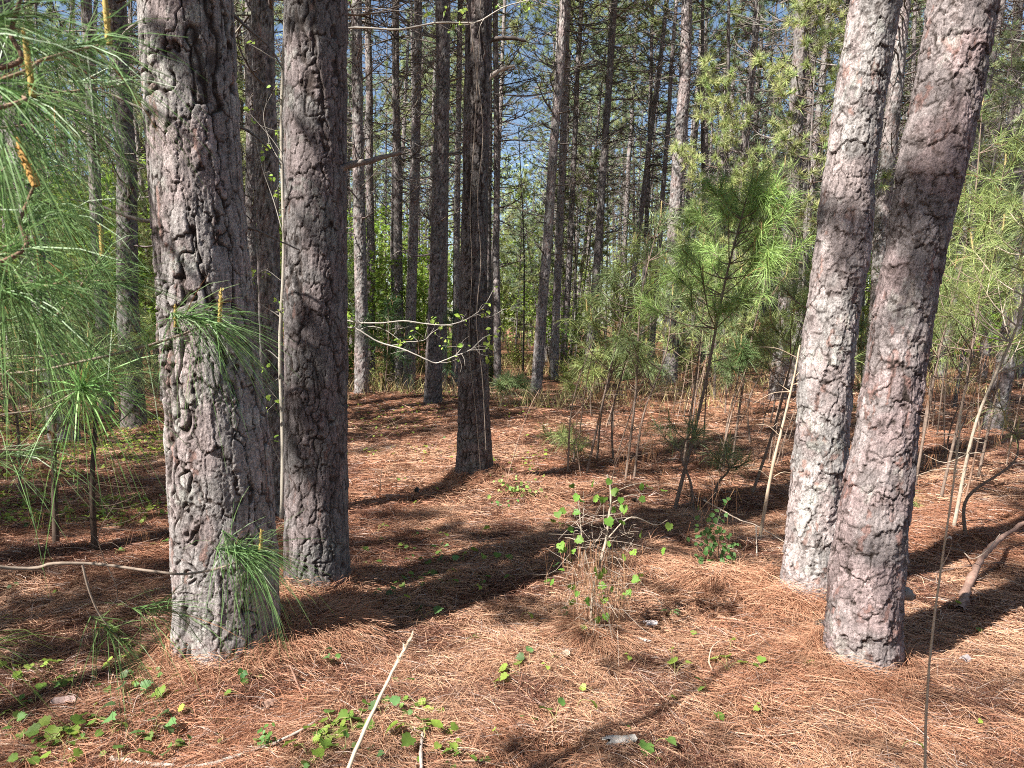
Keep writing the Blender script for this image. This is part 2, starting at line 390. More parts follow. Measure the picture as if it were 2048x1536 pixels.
    # colour
    n2 = fbm(cyl*6, 3, seed+21); n3 = fbm(cyl*np.array([45, 45, 30.0]), 3, seed+22)
    top = np.asarray(PLATE)*(1-sstep(.42, .62, n2))[..., None] + np.asarray(PINK)*sstep(.42, .62, n2)[..., None]
    top = top*(.84+.32*ID2)[..., None]*(.86+.28*ID)[..., None]
    rd = (ID2 < red)[..., None]*sstep(.35, .6, n3)[..., None]*.7
    top = top*(1-rd)+np.asarray(RED)*rd
    if lich > 0:
        lf = (sstep(.66-lich*.35, .74-lich*.3, fbm(cyl*9, 3, seed+31))*sstep(.38, .6, n3))[..., None]*.7
        top = top*(1-lf)+np.asarray(LICH)*lf
    dkp = (sstep(.55, .7, fbm(cyl*11, 3, seed+41))*sstep(.45, .6, n3))[..., None]*.32   # sooty dark crust patches
    top = top*(1-dkp)+np.asarray((.12, .105, .10))*dkp
    top = top*np.asarray(tone)*(.80+.9*(fib+.22)*.9+.5*fine)[..., None]
    stepdk = (1-.45*(1-sstep(.0, .16, (nz*12) % 1)))[..., None]; top = top*stepdk
    a = (pl*(.30+.70*pl2))[..., None]
    col = np.asarray(FURR)*(1-a)+top*a
    pt = (pit*.85)[..., None]; col = col*(1-pt)+np.asarray((.035, .022, .018))*pt
    if mossy is not None: col = mossy(col, TH, SS)
    nr = len(s); ii = np.arange(nr*nu).reshape(nr, nu); jj = np.roll(ii, -1, 1)
    Q = np.stack([ii[:-1], jj[:-1], jj[1:], ii[1:]], -1).reshape(-1, 4)
    g.add(P.reshape(-1, 3), Q, np.clip(col.reshape(-1, 3), .01, .8))
    return ctr, rad

# ------------------------------------------------------------------ shared pine crowns, dead branchwork, stand trunks
def pine_crown(seed, H=8.0, R=2.4, nb=44, col=(.075, .125, .062), nt=19, W=.020):
    r = np.random.default_rng(seed); gw = G(); gf = G()
    O = []; D = []
    P_ = []; R_ = []
    for i in range(nb):
        f = (i+r.uniform(0, 1))/nb; z = f*H; az = i*2.4+r.uniform(-.6, .6)
        L = R*(1-f)**.6*r.uniform(.45, 1.1)+.35; el = r.uniform(.05, .5)+f*.5
        d = np.array([math.cos(az)*math.cos(el), math.sin(az)*math.cos(el), math.sin(el)])
        pts = smooth_poly([(0, 0, z), d*L*.5+[0, 0, z-.04*L], d*L+[r.normal(0, .1), r.normal(0, .1), z+.18*L]], 6)
        P_.append(pts); R_.append(np.linspace(.022*(1-f*.5), .005, 6))
        for j in range(int(4+L*4.2)):
            t = r.uniform(.35, 1); k = min(4, int(t*5)); b = pts[k]+(pts[k+1]-pts[k])*(t*5-k)
            sd = unit(d+r.normal(0, .7, 3)+[0, 0, .2]); l2 = r.uniform(.15, .6)*(1.2-t*.5)
            e = b+sd*l2
            P_.append(smooth_poly([b, e], 6)); R_.append(np.linspace(.006, .003, 6))
            for q in range(2): O.append(b+(e-b)*r.uniform(.6, 1)); D.append(sd)
        O.append(pts[-1]); D.append(d)
    V, Q = tubes(P_, R_, 3); gw.add(V, Q, np.array((.13, .095, .075)))
    O = np.array(O); D = np.array(D); K = len(O)
    OO = rep(O, nt); DD = unit(rep(D, nt)*.55+r.normal(0, .62, (K*nt, 3)))
    V, T = spikes(OO, DD, r.uniform(.15, .26, K*nt), W*r.uniform(.7, 1.3, K*nt), r)
    c = rep(vary(col, K, r, .2, .06), nt)*(1+r.normal(0, .15, (K*nt, 1)))
    gf.add(V, T, rep(np.clip(c, .005, .5), 3))
    return gf.mesh('crown', M_CROWN), gw.mesh('crown_limb', M_TWIG, True)
CROWNS = [pine_crown(100+i, H=[7, 8.5, 6.5, 9, 7.5, 8][i], R=[2.1, 2.5, 2.2, 2.6, 1.9, 2.4][i], nb=[40, 46, 38, 50, 40, 44][i],
                     col=[(.28, .35, .20), (.33, .40, .20), (.37, .43, .18), (.28, .34, .22), (.35, .41, .22), (.38, .43, .18)][i]) for i in range(6)]
def dead_branchwork(seed, z0=2.5, z1=11.0, n=46, R=.13, Lm=1.9):
    r = np.random.default_rng(seed); g = G(); P_ = []; R_ = []
    for i in range(n):
        f = r.uniform(0, 1)**.75; z = z0+(z1-z0)*f; az = r.uniform(0, 2*math.pi)
        L = r.uniform(.25, 1.0)*Lm*(.45+.75*f)
        el = r.uniform(-.25, .55); d = np.array([math.cos(az)*math.cos(el), math.sin(az)*math.cos(el), math.sin(el)])
        bend = r.uniform(-.12, .35)*L; s1 = unit(np.cross(d, [0, 0, 1]))*r.normal(0, .12)*L
        b0 = np.array([math.cos(az), math.sin(az), 0])*R*.7+[0, 0, z]
        pts = smooth_poly([b0, b0+d*L*.35+s1*.5, b0+d*L*.7+s1+[0, 0, bend*.4], b0+d*L+s1*.6+[0, 0, bend]], 8)
        rb = r.uniform(.009, .024)
        P_.append(pts); R_.append(np.linspace(rb, .005, 8))
        for j in range(r.integers(2, 8)):
            t = r.uniform(.3, .95); k = min(6, int(t*7)); b = pts[k]
            sd = unit(d+r.normal(0, .65, 3)+[0, 0, .15]); l2 = L*r.uniform(.15, .45)
            P_.append(smooth_poly([b, b+sd*l2*.5, b+sd*l2+[0, 0, r.uniform(-.1, .12)]], 8)); R_.append(np.linspace(rb*.55, .004, 8))
    V, Q = tubes(P_, R_, 3)
    c = vary((.17, .145, .13), len(P_), r, .3, .05); g.add(V, Q, rep(c, 24))
    return g.mesh('branchwork', M_TWIG, True)
DEADS = [dead_branchwork(300+i, z0=[2.2, 3.0, 4.0, 2.6, 3.4, 5.0][i], n=[84, 72, 66, 90, 78, 60][i]) for i in range(6)]
TRUNKS = []
for i in range(7):
    r = np.random.default_rng(500+i); zz = np.linspace(0, 17, 10)
    wob = np.cumsum(r.normal(0, .035, (10, 2)), 0); wob -= wob[0]
    wob[:, 0] -= np.linspace(0, 1, 10)*wob[-1, 0]; wob[:, 1] -= np.linspace(0, 1, 10)*wob[-1, 1]
    C_ = np.column_stack([wob, zz]); R_ = .145*(1-.62*(zz/17)**1.1); R_[0] *= 1.12
    g = G(); bark_trunk(g, C_, R_, .018, .028, 9.5, .12, 900+i*13, cw=.05, ch=.11, D1=.013, D2=.006, D3=.007, lich=.15*(i % 3), flare=.2, tilt=.8, furrow=.5*(i % 2))
    TRUNKS.append(g.mesh('trunk', M_BARKF, True))

_tree_i = 0
def stand_pine(base, lean, r0, H, label, group, crown=True, deads=True, name='pine_tree', rz=None, cz=None, cat='pine tree'):
    """a whole pine: base point, unit lean vector, radius at breast height, height"""
    global _tree_i
    i = _tree_i; _tree_i += 1
    rr = random.Random(i*7+1)
    z = Vector([float(v) for v in lean]).normalized()
    q = Vector((0, 0, 1)).rotation_difference(z)
    root = empty(name, (base[0], base[1], base[2]), label, cat, group)
    root.rotation_mode = 'QUATERNION'; root.rotation_quaternion = q
    t = link('trunk', TRUNKS[i % 7], root); s = r0/.137; hs = H/17.0
    t.scale = (s, s, hs); t.rotation_euler = (0, 0, rr.uniform(0, 6.28))
    if deads:
        d = link('branchwork', DEADS[(i*5+rr.randrange(6)) % 6], root); d.rotation_euler = (0, 0, rr.uniform(0, 6.28)); k = rr.uniform(.8, 1.1); d.scale = (k, k, hs)
    if crown:
        ci = rr.randrange(6); a = rr.uniform(0, 6.28); k = rr.uniform(.85, 1.15)*min(1, .22+H/15)
        z0 = H*(cz if cz else rr.uniform(.46, .58))
        for nm, me in (('crown', CROWNS[ci][0]), ('crown_limb', CROWNS[ci][1])):
            o = link(nm, me, root); o.location = (0, 0, z0); o.rotation_euler = (0, 0, a); o.scale = (k, k, (H-z0+.4)/[7, 8.5, 6.5, 9, 7.5, 8][ci])
    return root
# ------------------------------------------------------------------ the five big trunks in front
def hero_tree(key, label, du, H, cfg, crown_i, crown_rot, upR):
    h = HERO[key]; Y0 = h['Y']; base = h['p']
    C_ = []; R_ = []
    for (py, xl, xr) in reversed(h['rows']):
        p = wp((xl+xr)/2, py, Y0); zc = (p-CAMP) @ FW
        C_.append(p); R_.append((xr-xl)/2/F*zc)
    C_ = [C_[0] - np.array([0, 0, .18])] + C_; R_ = [R_[0]*1.06] + R_
    d = unit(C_[-1]-C_[2]); zt = C_[-1][2]
    C_.append(C_[-1]+d*3); R_.append(R_[-1]*.93)
    d2 = unit(d*.6+np.array([0, 0, .8]))
    C_.append(C_[-1]+d2*(H-C_[-1][2])); R_.append(upR)
    C_ = np.array(C_); R_ = np.array(R_)
    z0 = ghs(base[0], base[1])
    root = empty('pine_tree', (base[0], base[1], z0), label, 'pine tree')
    off = np.array([base[0], base[1], z0])
    g = G(); s_f = float(np.linalg.norm(C_[-3]-C_[0]))+.25
    bark_trunk(g, C_-off, R_, du, du*1.15, s_f, .09, **cfg)
    g.build('trunk', M_BARK, root, True)
    top = C_[-2]+(C_[-1]-C_[-2])*.45-off
    for nm, me in (('crown', CROWNS[crown_i][0]), ('crown_limb', CROWNS[crown_i][1])):
        o = link(nm, me, root); o.location = [float(v) for v in top]; o.rotation_euler = (0, 0, crown_rot)
    return root, off
def moss_left(col, TH, SS):
    return col
T_left, off_l = hero_tree('left', 'thickest pine, leftmost big trunk, deeply furrowed bark with pale crusty lower half', .0042, 17,
    dict(seed=11, tone=(1.05, 1.03, 1.03), cw=.060, ch=.24, D1=.009, D2=.0032, D3=.010, DF=.017, asp=.8, tilt=.5, lich=.34, red=.12, flare=.20, furrow=1.0, fs=9.5, mk0=.12, pits=.3), 1, .4, .07)
T_sec, off_s = hero_tree('second', 'straight dark grey pine trunk beside the thick leftmost one', .0048, 17,
    dict(seed=23, tone=(.68, .67, .68), cw=.040, ch=.14, D1=.008, D2=.0035, D3=.008, DF=.010, asp=.75, tilt=.4, lich=.12, red=.05, flare=.20, furrow=.9, fs=13, mk0=.12, pits=.2), 3, 1.9, .06)
T_mid, off_m = hero_tree('middle', 'dark pine in the middle with flared foot and thin vines up its bark', .0078, 17,
    dict(seed=37, tone=(.64, .61, .60), cw=.042, ch=.13, D1=.009, D2=.004, D3=.008, DF=.012, asp=.75, tilt=.4, lich=.22, red=.08, flare=.28, furrow=.9, fs=13, mk0=.12, pits=.2), 0, 2.5, .06)
T_rl, off_rl = hero_tree('rleft', 'pale flaky pine leaning right, left one of the leaning right pair', .0046, 17,
    dict(seed=41, tone=(1.25, 1.24, 1.24), cw=.055, ch=.12, D1=.0048, D2=.0032, D3=.011, asp=.6, tilt=1.2, lich=.10, red=.10, flare=.2, furrow=.25, mk0=.42, pits=.5), 2, .9, .06)
T_rr, off_rr = hero_tree('rright', 'nearest right pine leaning right, pinkish flaky bark, in front of its pale neighbour', .0042, 17,
    dict(seed=59, tone=(.95, .87, .88), cw=.060, ch=.13, D1=.0055, D2=.0035, D3=.012, asp=.6, tilt=1.2, mk0=.40, lich=.05, red=.16, flare=.24, furrow=.2, pits=.5), 5, 3.9, .065)

def stick_geo(g, pts, r0, r1, n=14, sides=6, col=(.3, .25, .21), knobs=0.0, seed=0):
    P = smooth_poly(pts, n); R = np.linspace(r0, r1, n)
    if knobs:
        r = np.random.default_rng(seed); R = R*(1+knobs*r.uniform(-1, 1, n)); P = P+r.normal(0, r0*knobs*.5, P.shape)
    V, Q = tubes(P[None], R[None], sides); g.add(V, Q, np.array(col))
    g.add(np.array([P[-1], *V[-sides:]]), [[0, 1+k, 1+(k+1) % sides] for k in range(sides)], np.array(col)*1.3)
    return P
def pxl(lst, Y):
    return [wp(x, y, Y if np.isscalar(Y) else Y[i]) for i, (x, y) in enumerate(lst)]

# stubs and climbing vine stems that belong to the trunks
def part(name, m, root, off, fn, smooth=True, label=None):
    g = G(); fn(g)
    for k in range(len(g.V)): g.V[k] = g.V[k]-off
    o = g.build(name, m, root, smooth)
    if label: o['label'] = label
    return o
Ym = HERO['middle']['Y']; Ys = HERO['second']['Y']; Yl = HERO['left']['Y']
part('branch_stub', M_TWIG, T_mid, off_m, lambda g: stick_geo(g, pxl([(975, 84), (992, 78), (1020, 76), (1052, 82)], Ym-.02), .022, .014, knobs=.15, col=(.12, .10, .09)), label='dark curved stub near the top of the frame')
part('branch_stub', M_TWIG, T_mid, off_m, lambda g: stick_geo(g, pxl([(972, 163), (985, 150), (1005, 138), (1028, 132)], Ym-.05), .020, .013, knobs=.2, col=(.46, .40, .35)), label='pale snapped stub')
part('branch_stub', M_TWIG, T_sec, off_s, lambda g: stick_geo(g, pxl([(682, 338), (700, 330), (745, 320), (803, 305)], Ys-.02), .022, .010, knobs=.15, col=(.24, .21, .19)), label='dead grey stub pointing right')
part('branch_stub', M_TWIG, T_rr, off_rr, lambda g: stick_geo(g, pxl([(1800, 1178), (1822, 1196)], HERO['rright']['Y']), .03, .018, knobs=.35, col=(.3, .27, .25)), label='scabby knot on the right of the foot')
for lst, yy, nm in [([(962, 0), (955, 150), (947, 300), (940, 420), (944, 540), (938, 690), (952, 830), (962, 950)], Ym-.19, T_mid), ([(935, 10), (950, 120), (966, 260), (955, 400), (962, 520), (953, 640), (965, 760), (972, 900)], Ym-.19, T_mid)]:
    part('vine_stem', M_TWIG, nm, off_m, lambda g: stick_geo(g, pxl(lst, yy), .0055, .004, n=40, col=(.27, .22, .18), knobs=.25))
for lst, yy, r in [([(300, 225), (262, 208), (225, 190), (190, 178)], Yl+.1, .008), ([(305, 338), (270, 325), (236, 310), (190, 262), (150, 240)], Yl+.1, .007), ([(318, 442), (280, 440), (235, 425), (180, 405), (140, 398)], Yl+.1, .012),
                   ([(300, 30), (262, 55), (235, 80)], Yl+.2, .010), ([(300, 15), (270, -5)], Yl+.2, .008), ([(475, 252), (505, 268), (540, 300), (562, 330)], Yl+.2, .008),
                   ([(488, 453), (520, 463), (560, 482), (600, 500)], Yl+.3, .009), ([(463, 25), (500, 60), (540, 95), (567, 140)], Yl+.2, .009)]:
    part('dead_branch', M_TWIG, T_left, off_l, lambda g: stick_geo(g, pxl(lst, yy), r, .003, n=14, col=(.22, .19, .165), knobs=.2, seed=int(r*1e4)))

# ------------------------------------------------------------------ trunks of the stand, one by one as seen in the photo
PLACED = []
def placed(xb, yb, wb, xt, label, H=17, dz=0, crown=True, deads=True):
    b = gp(xb, yb); Y0 = b[1]; t = wp(xt, 0, Y0)
    b[2] = ghs(b[0], b[1])-.05
    r = wb/2/F*((b-CAMP) @ FW)
    PLACED.append((b[0], b[1]))
    return stand_pine(b, t-b, r, H, label, None, crown and (Y0 < 12 or len(PLACED) % 2 == 0), deads, cz=.6)
placed(270, 862, 37, 221, 'sunlit pale pine trunk left of the thick left pine, standing clear behind needles', 17)
placed(214, 835, 22, 176, 'dark slim pine just left of the sunlit pale trunk at left', 17)
placed(131, 888, 44, 22, 'left edge pine trunk leaning left behind the near green needles', 16)
placed(556, 1035, 42, 534, 'brown pine squeezed between the two big left trunks', 16)
placed(511, 792, 21, 500, 'thin pine just right of the thick left trunk, left of the brown one', 17)
placed(723, 786, 24, 712, 'dark pine trunk immediately right of the second big trunk', 17)
placed(741, 766, 16, 737, 'second dark pine right of the second big trunk', 17)
placed(789, 762, 14, 797, 'dark thin pine leaning over its pale twin, left of the mottled tree', 17)
placed(801, 772, 17, 790, 'pale lower trunk crossing its dark twin, left of centre', 17)
placed(818, 774, 20, 829, 'narrow pale pine trunk with sunlit bark right of the crossing twins', 17)
placed(865, 812, 29, 885, 'mottled sunlit pine halfway between the second big trunk and the middle pine', 18)
placed(886, 776, 14, 893, 'shaded pine right behind the mottled sunlit one', 17)
placed(909, 766, 13, 921, 'slim pine touching the left side of the middle pine', 17)
placed(995, 766, 13, 991, 'slim pine just right of the middle pine', 17)
placed(980, 752, 9, 982, 'far thin pine half hidden by the right edge of the middle pine', 17)
placed(1072, 776, 19, 1125, 'lone dark pine leaning right beside the blue gap', 18)
placed(1107, 756, 15, 1137, 'pine leaning parallel behind the lone dark one', 18)
placed(1125, 746, 12, 1163, 'third thin pine of the leaning row right of the blue gap', 17)
placed(1173, 761, 15, 1231, 'two toned pine with dark left side, first beyond the leaning row', 18)
placed(1184, 748, 9, 1222, 'narrow bright pine hugging the two toned one', 17)
placed(1245, 746, 11, 1334, 'thin leaning pine over the young green saplings', 18)
placed(1338, 766, 26, 1381, 'stout pale footed pine behind the young saplings, upper trunk pinkish', 18)
placed(1300, 748, 10, 1352, 'slender pine left of the stout pale footed one', 17)
placed(1439, 744, 17, 1516, 'dark footed pine leaning right, between saplings and leaning right pair', 18)
placed(1405, 742, 9, 1408, 'very thin upright pine behind the bright sapling top', 17)
placed(1553, 799, 29, 1606, 'pinkish pine left of the leaning right pair, foot in deep shade', 18)
placed(1580, 784, 15, 1662, 'thin leaning pine right behind the pinkish one', 17)
placed(1612, 788, 15, 1694, 'thin dark pine disappearing behind the pale leaning trunk', 17)
placed(1738, 812, 31, 1813, 'pale pine showing in the gap between the leaning right pair', 17)
placed(1985, 864, 31, 2128, 'bluish dark pine leaning right near the right edge', 17)
placed(1878, 776, 13, 2012, 'thin leaning pine right of the nearest right trunk', 17)
placed(1965, 760, 11, 2046, 'far pale pine near the right edge behind green needles', 17)
placed(1840, 770, 10, 1905, 'far thin pine half behind the nearest right trunk', 16)
placed(330, 800, 14, 300, 'far dark pine peeking left of the thick left trunk', 17)
placed(60, 800, 14, 20, 'far pine near the left edge, veiled by green needles', 17)

# ------------------------------------------------------------------ the stand behind, and unseen pines added out of frame to cast shade
def zone(px):
    for lim, nm in [(400, 'left of the thickest pine'), (632, 'between the big left trunks'), (948, 'just left of the middle pine'),
                    (1200, 'just right of the middle pine'), (1660, 'behind the pine thicket'), (1740, 'within the leaning pair')]:
        if px < lim: return nm
    return 'right of the leaning pair'
_o = ['first', 'second', 'third', 'fourth', 'fifth', 'sixth', 'seventh', 'eighth', 'ninth', 'tenth', 'eleventh', 'twelfth', 'thirteenth', 'fourteenth', 'fifteenth', 'sixteenth', 'seventeenth', 'eighteenth', 'nineteenth', 'twentieth']
ORD = _o+[tw+'-'+_o[q] if q < 9 else tt for tw, tt in (('twenty', 'thirtieth'), ('thirty', 'fortieth'), ('forty', 'fiftieth'), ('fifty', 'sixtieth'), ('sixty', 'seventieth')) for q in range(10)]
R = random.Random(4)
far = []
def clash(x, y, dmin):
    return any((x-a)**2+(y-b)**2 < dmin*dmin for a, b in PLACED)
tries = 0
while len(far) < 225 and tries < 6000:
    tries += 1
    y = math.sqrt(R.uniform(19**2, 52**2)); x = R.uniform(-1, 1)*y*.74
    px = CX+F*x/y
    if clash(x, y, 1.5): continue
    if 985 < px < 1085 and y < 62: continue
    if y < 26 and (690 < px < 1000): continue
    PLACED.append((x, y)); far.append((px, x, y))
far.sort()
cnt = {}
for px, x, y in far:
    zn = zone(px); k = cnt.get(zn, 0); cnt[zn] = k+1
    b = (x, y, ghs(x, y)-.05)
    stand_pine(b, (R.gauss(.02, .035), R.gauss(0, .02), 1), R.choice([R.uniform(.035, .075), R.uniform(.075, .15)]), R.uniform(14, 19), f'far slender pine, {ORD[k]} from left of those {zn}', 'slender pines of the stand behind', R.random() < .32, True, cz=R.uniform(.55, .68))
# slim half-grown pines of the middle storey, green from knee height
mid = []; tries = 0
while len(mid) < 52 and tries < 5000:
    tries += 1
    y = math.sqrt(R.uniform(12.5**2, 45**2)); x = R.uniform(-1, 1)*y*.74; px = CX+F*x/y
    if clash(x, y, 1.1) or (y < 22 and 690 < px < 1130): continue
    PLACED.append((x, y)); mid.append((px, x, y))
mid.sort(); cnt = {}
for px, x, y in mid:
    zn = zone(px); k = cnt.get(zn, 0); cnt[zn] = k+1; H = R.uniform(3.5, 9)
    stand_pine((x, y, ghs(x, y)-.05), (R.gauss(.03, .06), R.gauss(0, .04), 1), R.uniform(.02, .045), H, f'half-grown green pine, {ORD[k]} from left of those {zn}', 'half-grown pines under the tall stand', True, False, 'half_grown_pine', None, R.uniform(.15, .4))
# unseen pines added towards the sun; gaps between them keep chosen spots lit
LIT = [tuple(wp(1475, 430, 5.9)), tuple(wp(1475, 480, 5.9)), tuple(wp(1260, 560, 7)), (HERO['left']['p'][0], HERO['left']['p'][1], .8), (HERO['left']['p'][0], HERO['left']['p'][1], 1.2), (HERO['rleft']['p'][0]+.2, HERO['rleft']['p'][1], 2.4)]+[tuple(gp(a, b)) for a, b in [(665, 1260), (985, 1250), (1500, 1300), (1950, 1400), (750, 1030), (1100, 890), (1400, 840), (600, 1400), (1300, 1120), (1950, 1000)]]
def shades(x, y, zlo, zhi, rad):
    k = math.tan(SUN_EL)
    for (a, b, c) in LIT:
        d = (x-a)*SD.x+(y-b)*SD.y; d /= math.hypot(SD.x, SD.y)**2
        dist = d*math.hypot(SD.x, SD.y); lat = abs((x-a)*SD.y-(y-b)*SD.x)/math.hypot(SD.x, SD.y)
        z = c+dist*k
        if dist > 0 and ((zlo < z < zhi and lat < rad) or (z < zhi and lat < .12)): return True
    return False
off = []
tries = 0
while len(off) < 44 and tries < 8000:
    tries += 1
    x = R.uniform(-24, 9); y = R.uniform(-17, 16)
    if y > -1 and abs(x) < y*.80+1.6: continue
    if math.hypot(x, y) < 2.6 or clash(x, y, 2.8): continue
    if x > 3 and y > 3: continue
    if shades(x, y, 9, 17.5, .75): continue
    PLACED.append((x, y)); off.append((x, y))
nr_ = []
for k in range(400):
    x = R.uniform(-9, 1.5); y = R.uniform(-5.5, 3.4)
    if len(nr_) >= 10: break
    if abs(x) < max(y, 0)*.80+1.3 or math.hypot(x, y) < 2.2 or clash(x, y, .9) or shades(x, y, 1.5, 6, .8): continue
    PLACED.append((x, y)); nr_.append((x, y))
stand_pine((-3.15, 2.05, ghs(-3.15, 2.05)-.05), (.0, .0, 1), .05, 7.2, 'unseen half-grown pine added to shade the top of the thickest trunk', 'unseen half-grown pines added for shade', True, False, 'half_grown_pine', None, .55)  # added shade caster for the upper part of the thickest trunk
for x, y in nr_:
    stand_pine((x, y, ghs(x, y)-.05), (R.gauss(0, .05), R.gauss(0, .05), 1), R.uniform(.03, .05), R.uniform(3.5, 7), 'unseen half-grown pine added to shade the top of the thickest trunk', 'unseen half-grown pines added for shade', True, False, 'half_grown_pine', None, R.uniform(.25, .5))  # added off-frame for the sharp shadows they throw
for x, y in off:
    stand_pine((x, y, ghs(x, y)-.05), (R.gauss(.0, .03), R.gauss(0, .03), 1), R.uniform(.12, .19), R.uniform(15, 18), 'unseen tall pine added outside the frame to cast shade', 'unseen tall pines added for shade', True, True)  # added off-frame for dappled shade on litter and trunks

# ------------------------------------------------------------------ broadleaved understorey
def bush(seed, H=3.0, W=1.3, nl=2300, S=.09, col=(.20, .30, .05), stems=5):
    r = np.random.default_rng(seed); gw = G(); gl = G(); P_ = []; R_ = []; O = []
    for i in range(stems):
        az = r.uniform(0, 6.28); ln = r.uniform(.1, .35); hh = H*r.uniform(.6, 1)
        top = np.array([math.cos(az)*ln*hh, math.sin(az)*ln*hh, hh])
        pts = smooth_poly([(0, 0, -.05), top*.5+r.normal(0, .08, 3), top], 8); P_.append(pts); R_.append(np.linspace(.018, .004, 8))
        for j in range(11):
            k = r.integers(2, 8); b = pts[k]; d = unit(np.array([r.normal(), r.normal(), r.uniform(-.1, .7)])); l = W*r.uniform(.25, .8)
            p2 = smooth_poly([b, b+d*l*.5, b+d*l+[0, 0, r.uniform(-.1, .15)]], 8); P_.append(p2); R_.append(np.linspace(.006, .002, 8)); O.append(p2)
    V, Q = tubes(P_, R_, 3); gw.add(V, Q, np.array((.16, .13, .10)))
    O = np.array(O); n = nl; a = r.integers(0, len(O), n); k = r.integers(2, 8, n)
    Pn = O[a, k]+r.normal(0, .09, (n, 3)); D = unit(r.normal(0, 1, (n, 3))*[1, 1, .6]); Nn = unit(r.normal(0, .55, (n, 3))+[0, 0, 1])
    V, T = leaves(Pn, D, Nn, S*r.uniform(.5, 1.3, n), OVAL[::2]*[1.6, 1], .2)
    c = vary(col, n, r, .22, .07); gl.add(V, T, rep(np.clip(c, .01, .6), 5))
    return gl.mesh('foliage', M_LEAFB), gw.mesh('stem', M_TWIG, True)
BUSH = [bush(700, 3.2, 1.5, 2300, .10, (.22, .34, .055)), bush(701, 2.0, 1.1, 1700, .09, (.17, .28, .05)), bush(702, 5.0, 1.9, 3000, .11, (.27, .38, .07), 4), bush(703, 1.2, .8, 1200, .07, (.25, .30, .08)), bush(704, 4.2, 1.6, 1500, .09, (.33, .42, .10), 3)]
bl = []
for px, Y0, sc, v in [(770, 19, 1, 0), (730, 24, 1.1, 2), (840, 24, 1, 0), (815, 30, 1.3, 2), (910, 22, .8, 1), (1035, 25, .9, 3), (1020, 33, 1.2, 2), (1060, 42, 1.3, 2), (1100, 28, .9, 0), (1165, 22, .9, 1), (1180, 34, 1.3, 4), (1260, 30, 1.1, 0),
                      (300, 17, 1.2, 0), (240, 22, 1.4, 2), (170, 18, 1.1, 4), (120, 25, 1.5, 2), (40, 20, 1.4, 0), (20, 30, 1.4, 2), (330, 27, 1.5, 2), (480, 20, 1.2, 0), (520, 28, 1.4, 2), (600, 24, 1.2, 2), (690, 20, 1, 1),
                      (1600, 26, 1.1, 0), (1760, 24, 1, 4), (1860, 19, 1.1, 0), (1930, 24, 1.3, 4), (2010, 18, 1, 0), (2030, 28, 1.4, 2), (1420, 32, 1.2, 4), (1500, 26, 1, 1), (950, 36, 1.2, 2), (880, 40, 1.4, 2), (1330, 38, 1.3, 2), (1540, 40, 1.4, 2), (660, 36, 1.4, 2), (420, 38, 1.4, 4), (200, 40, 1.5, 2), (60, 42, 1.6, 4), (1700, 38, 1.4, 2), (1880, 40, 1.4, 4), (1990, 42, 1.4, 2),
                      (1240, 21, .7, 3), (1380, 23, .8, 3), (980, 20, .6, 3), (1130, 19, .6, 3), (860, 20, .6, 3), (760, 17, .6, 3)]:
    x = (px-CX)/F*Y0; bl.append((px, x, Y0, sc, v))
bl.sort(); cnt = {}
for px, x, Y0, sc, v in bl:
    zn = zone(px); k = cnt.get(zn, 0); cnt[zn] = k+1
    r0 = empty('leafy_shrub', (x, Y0, ghs(x, Y0)), f'leafy yellow-green shrub, {ORD[k]} from left of those {zn}', 'shrub', 'broadleaf shrubs under the pines')
    a = R.uniform(0, 6.28)
    for nm, me in (('foliage', BUSH[v][0]), ('stem', BUSH[v][1])):
        o = link(nm, me, r0); o.scale = (sc, sc, sc); o.rotation_euler = (0, 0, a)
# the wood beyond, one mass
r = np.random.default_rng(77); g = G()
n = 90000; th = r.uniform(-.66, .66, n); dist = r.uniform(53, 88, n); x = np.sin(th)*dist; y = np.cos(th)*dist
px_ = x/y*F+CX
hmax = 15+13*fbm(np.stack([th*9, 0*th, 0*th], -1), 3, 4) - 10*np.exp(-((px_-1045)/55)**2) - 3*np.exp(-((px_-790)/30)**2)
z = hmax*r.uniform(0, 1, n)**.9
clump = fbm(np.stack([x*.35, y*.35, z*.5], -1), 2, 15); kp = clump > .33
O = np.stack([x, y, z], -1)[kp]; K = len(O)
D = unit(r.normal(0, 1, (K, 3))); V, T = leaves(O, D, unit(r.normal(0, .7, (K, 3))+[0, 0, .6]), r.uniform(.16, .5, K), OVAL[::2]*[1.3, 1], .3)
hc = (O[:, 2]/hmax[kp])
c = mixc((.42, .50, .17), (.34, .42, .24), np.clip(hc*1.6-.2+r.normal(0, .2, K), 0, 1))*(1+r.normal(0, .2, (K, 1)))
g.add(V, T, rep(np.clip(c, .01, .6), 5))
nt_ = 240; th = r.uniform(-.64, .64, nt_); dist = r.uniform(64, 90, nt_); P_ = []
for a, d in zip(th, dist):
    b = np.array([math.sin(a)*d, math.cos(a)*d, -.3]); P_.append([b, b+[r.normal(0, .6), 0, 14]])
V, Q = tubes(np.array(P_), np.tile([[.16, .09]], (nt_, 1))*r.uniform(.6, 1.2, (nt_, 1)), 5); g.add(V, Q, np.array((.24, .20, .18)))
o = g.build('far_woodland', M_LEAFB); tag(o, 'distant green wood closing the view beyond the pine stand', 'woodland', kind='stuff')
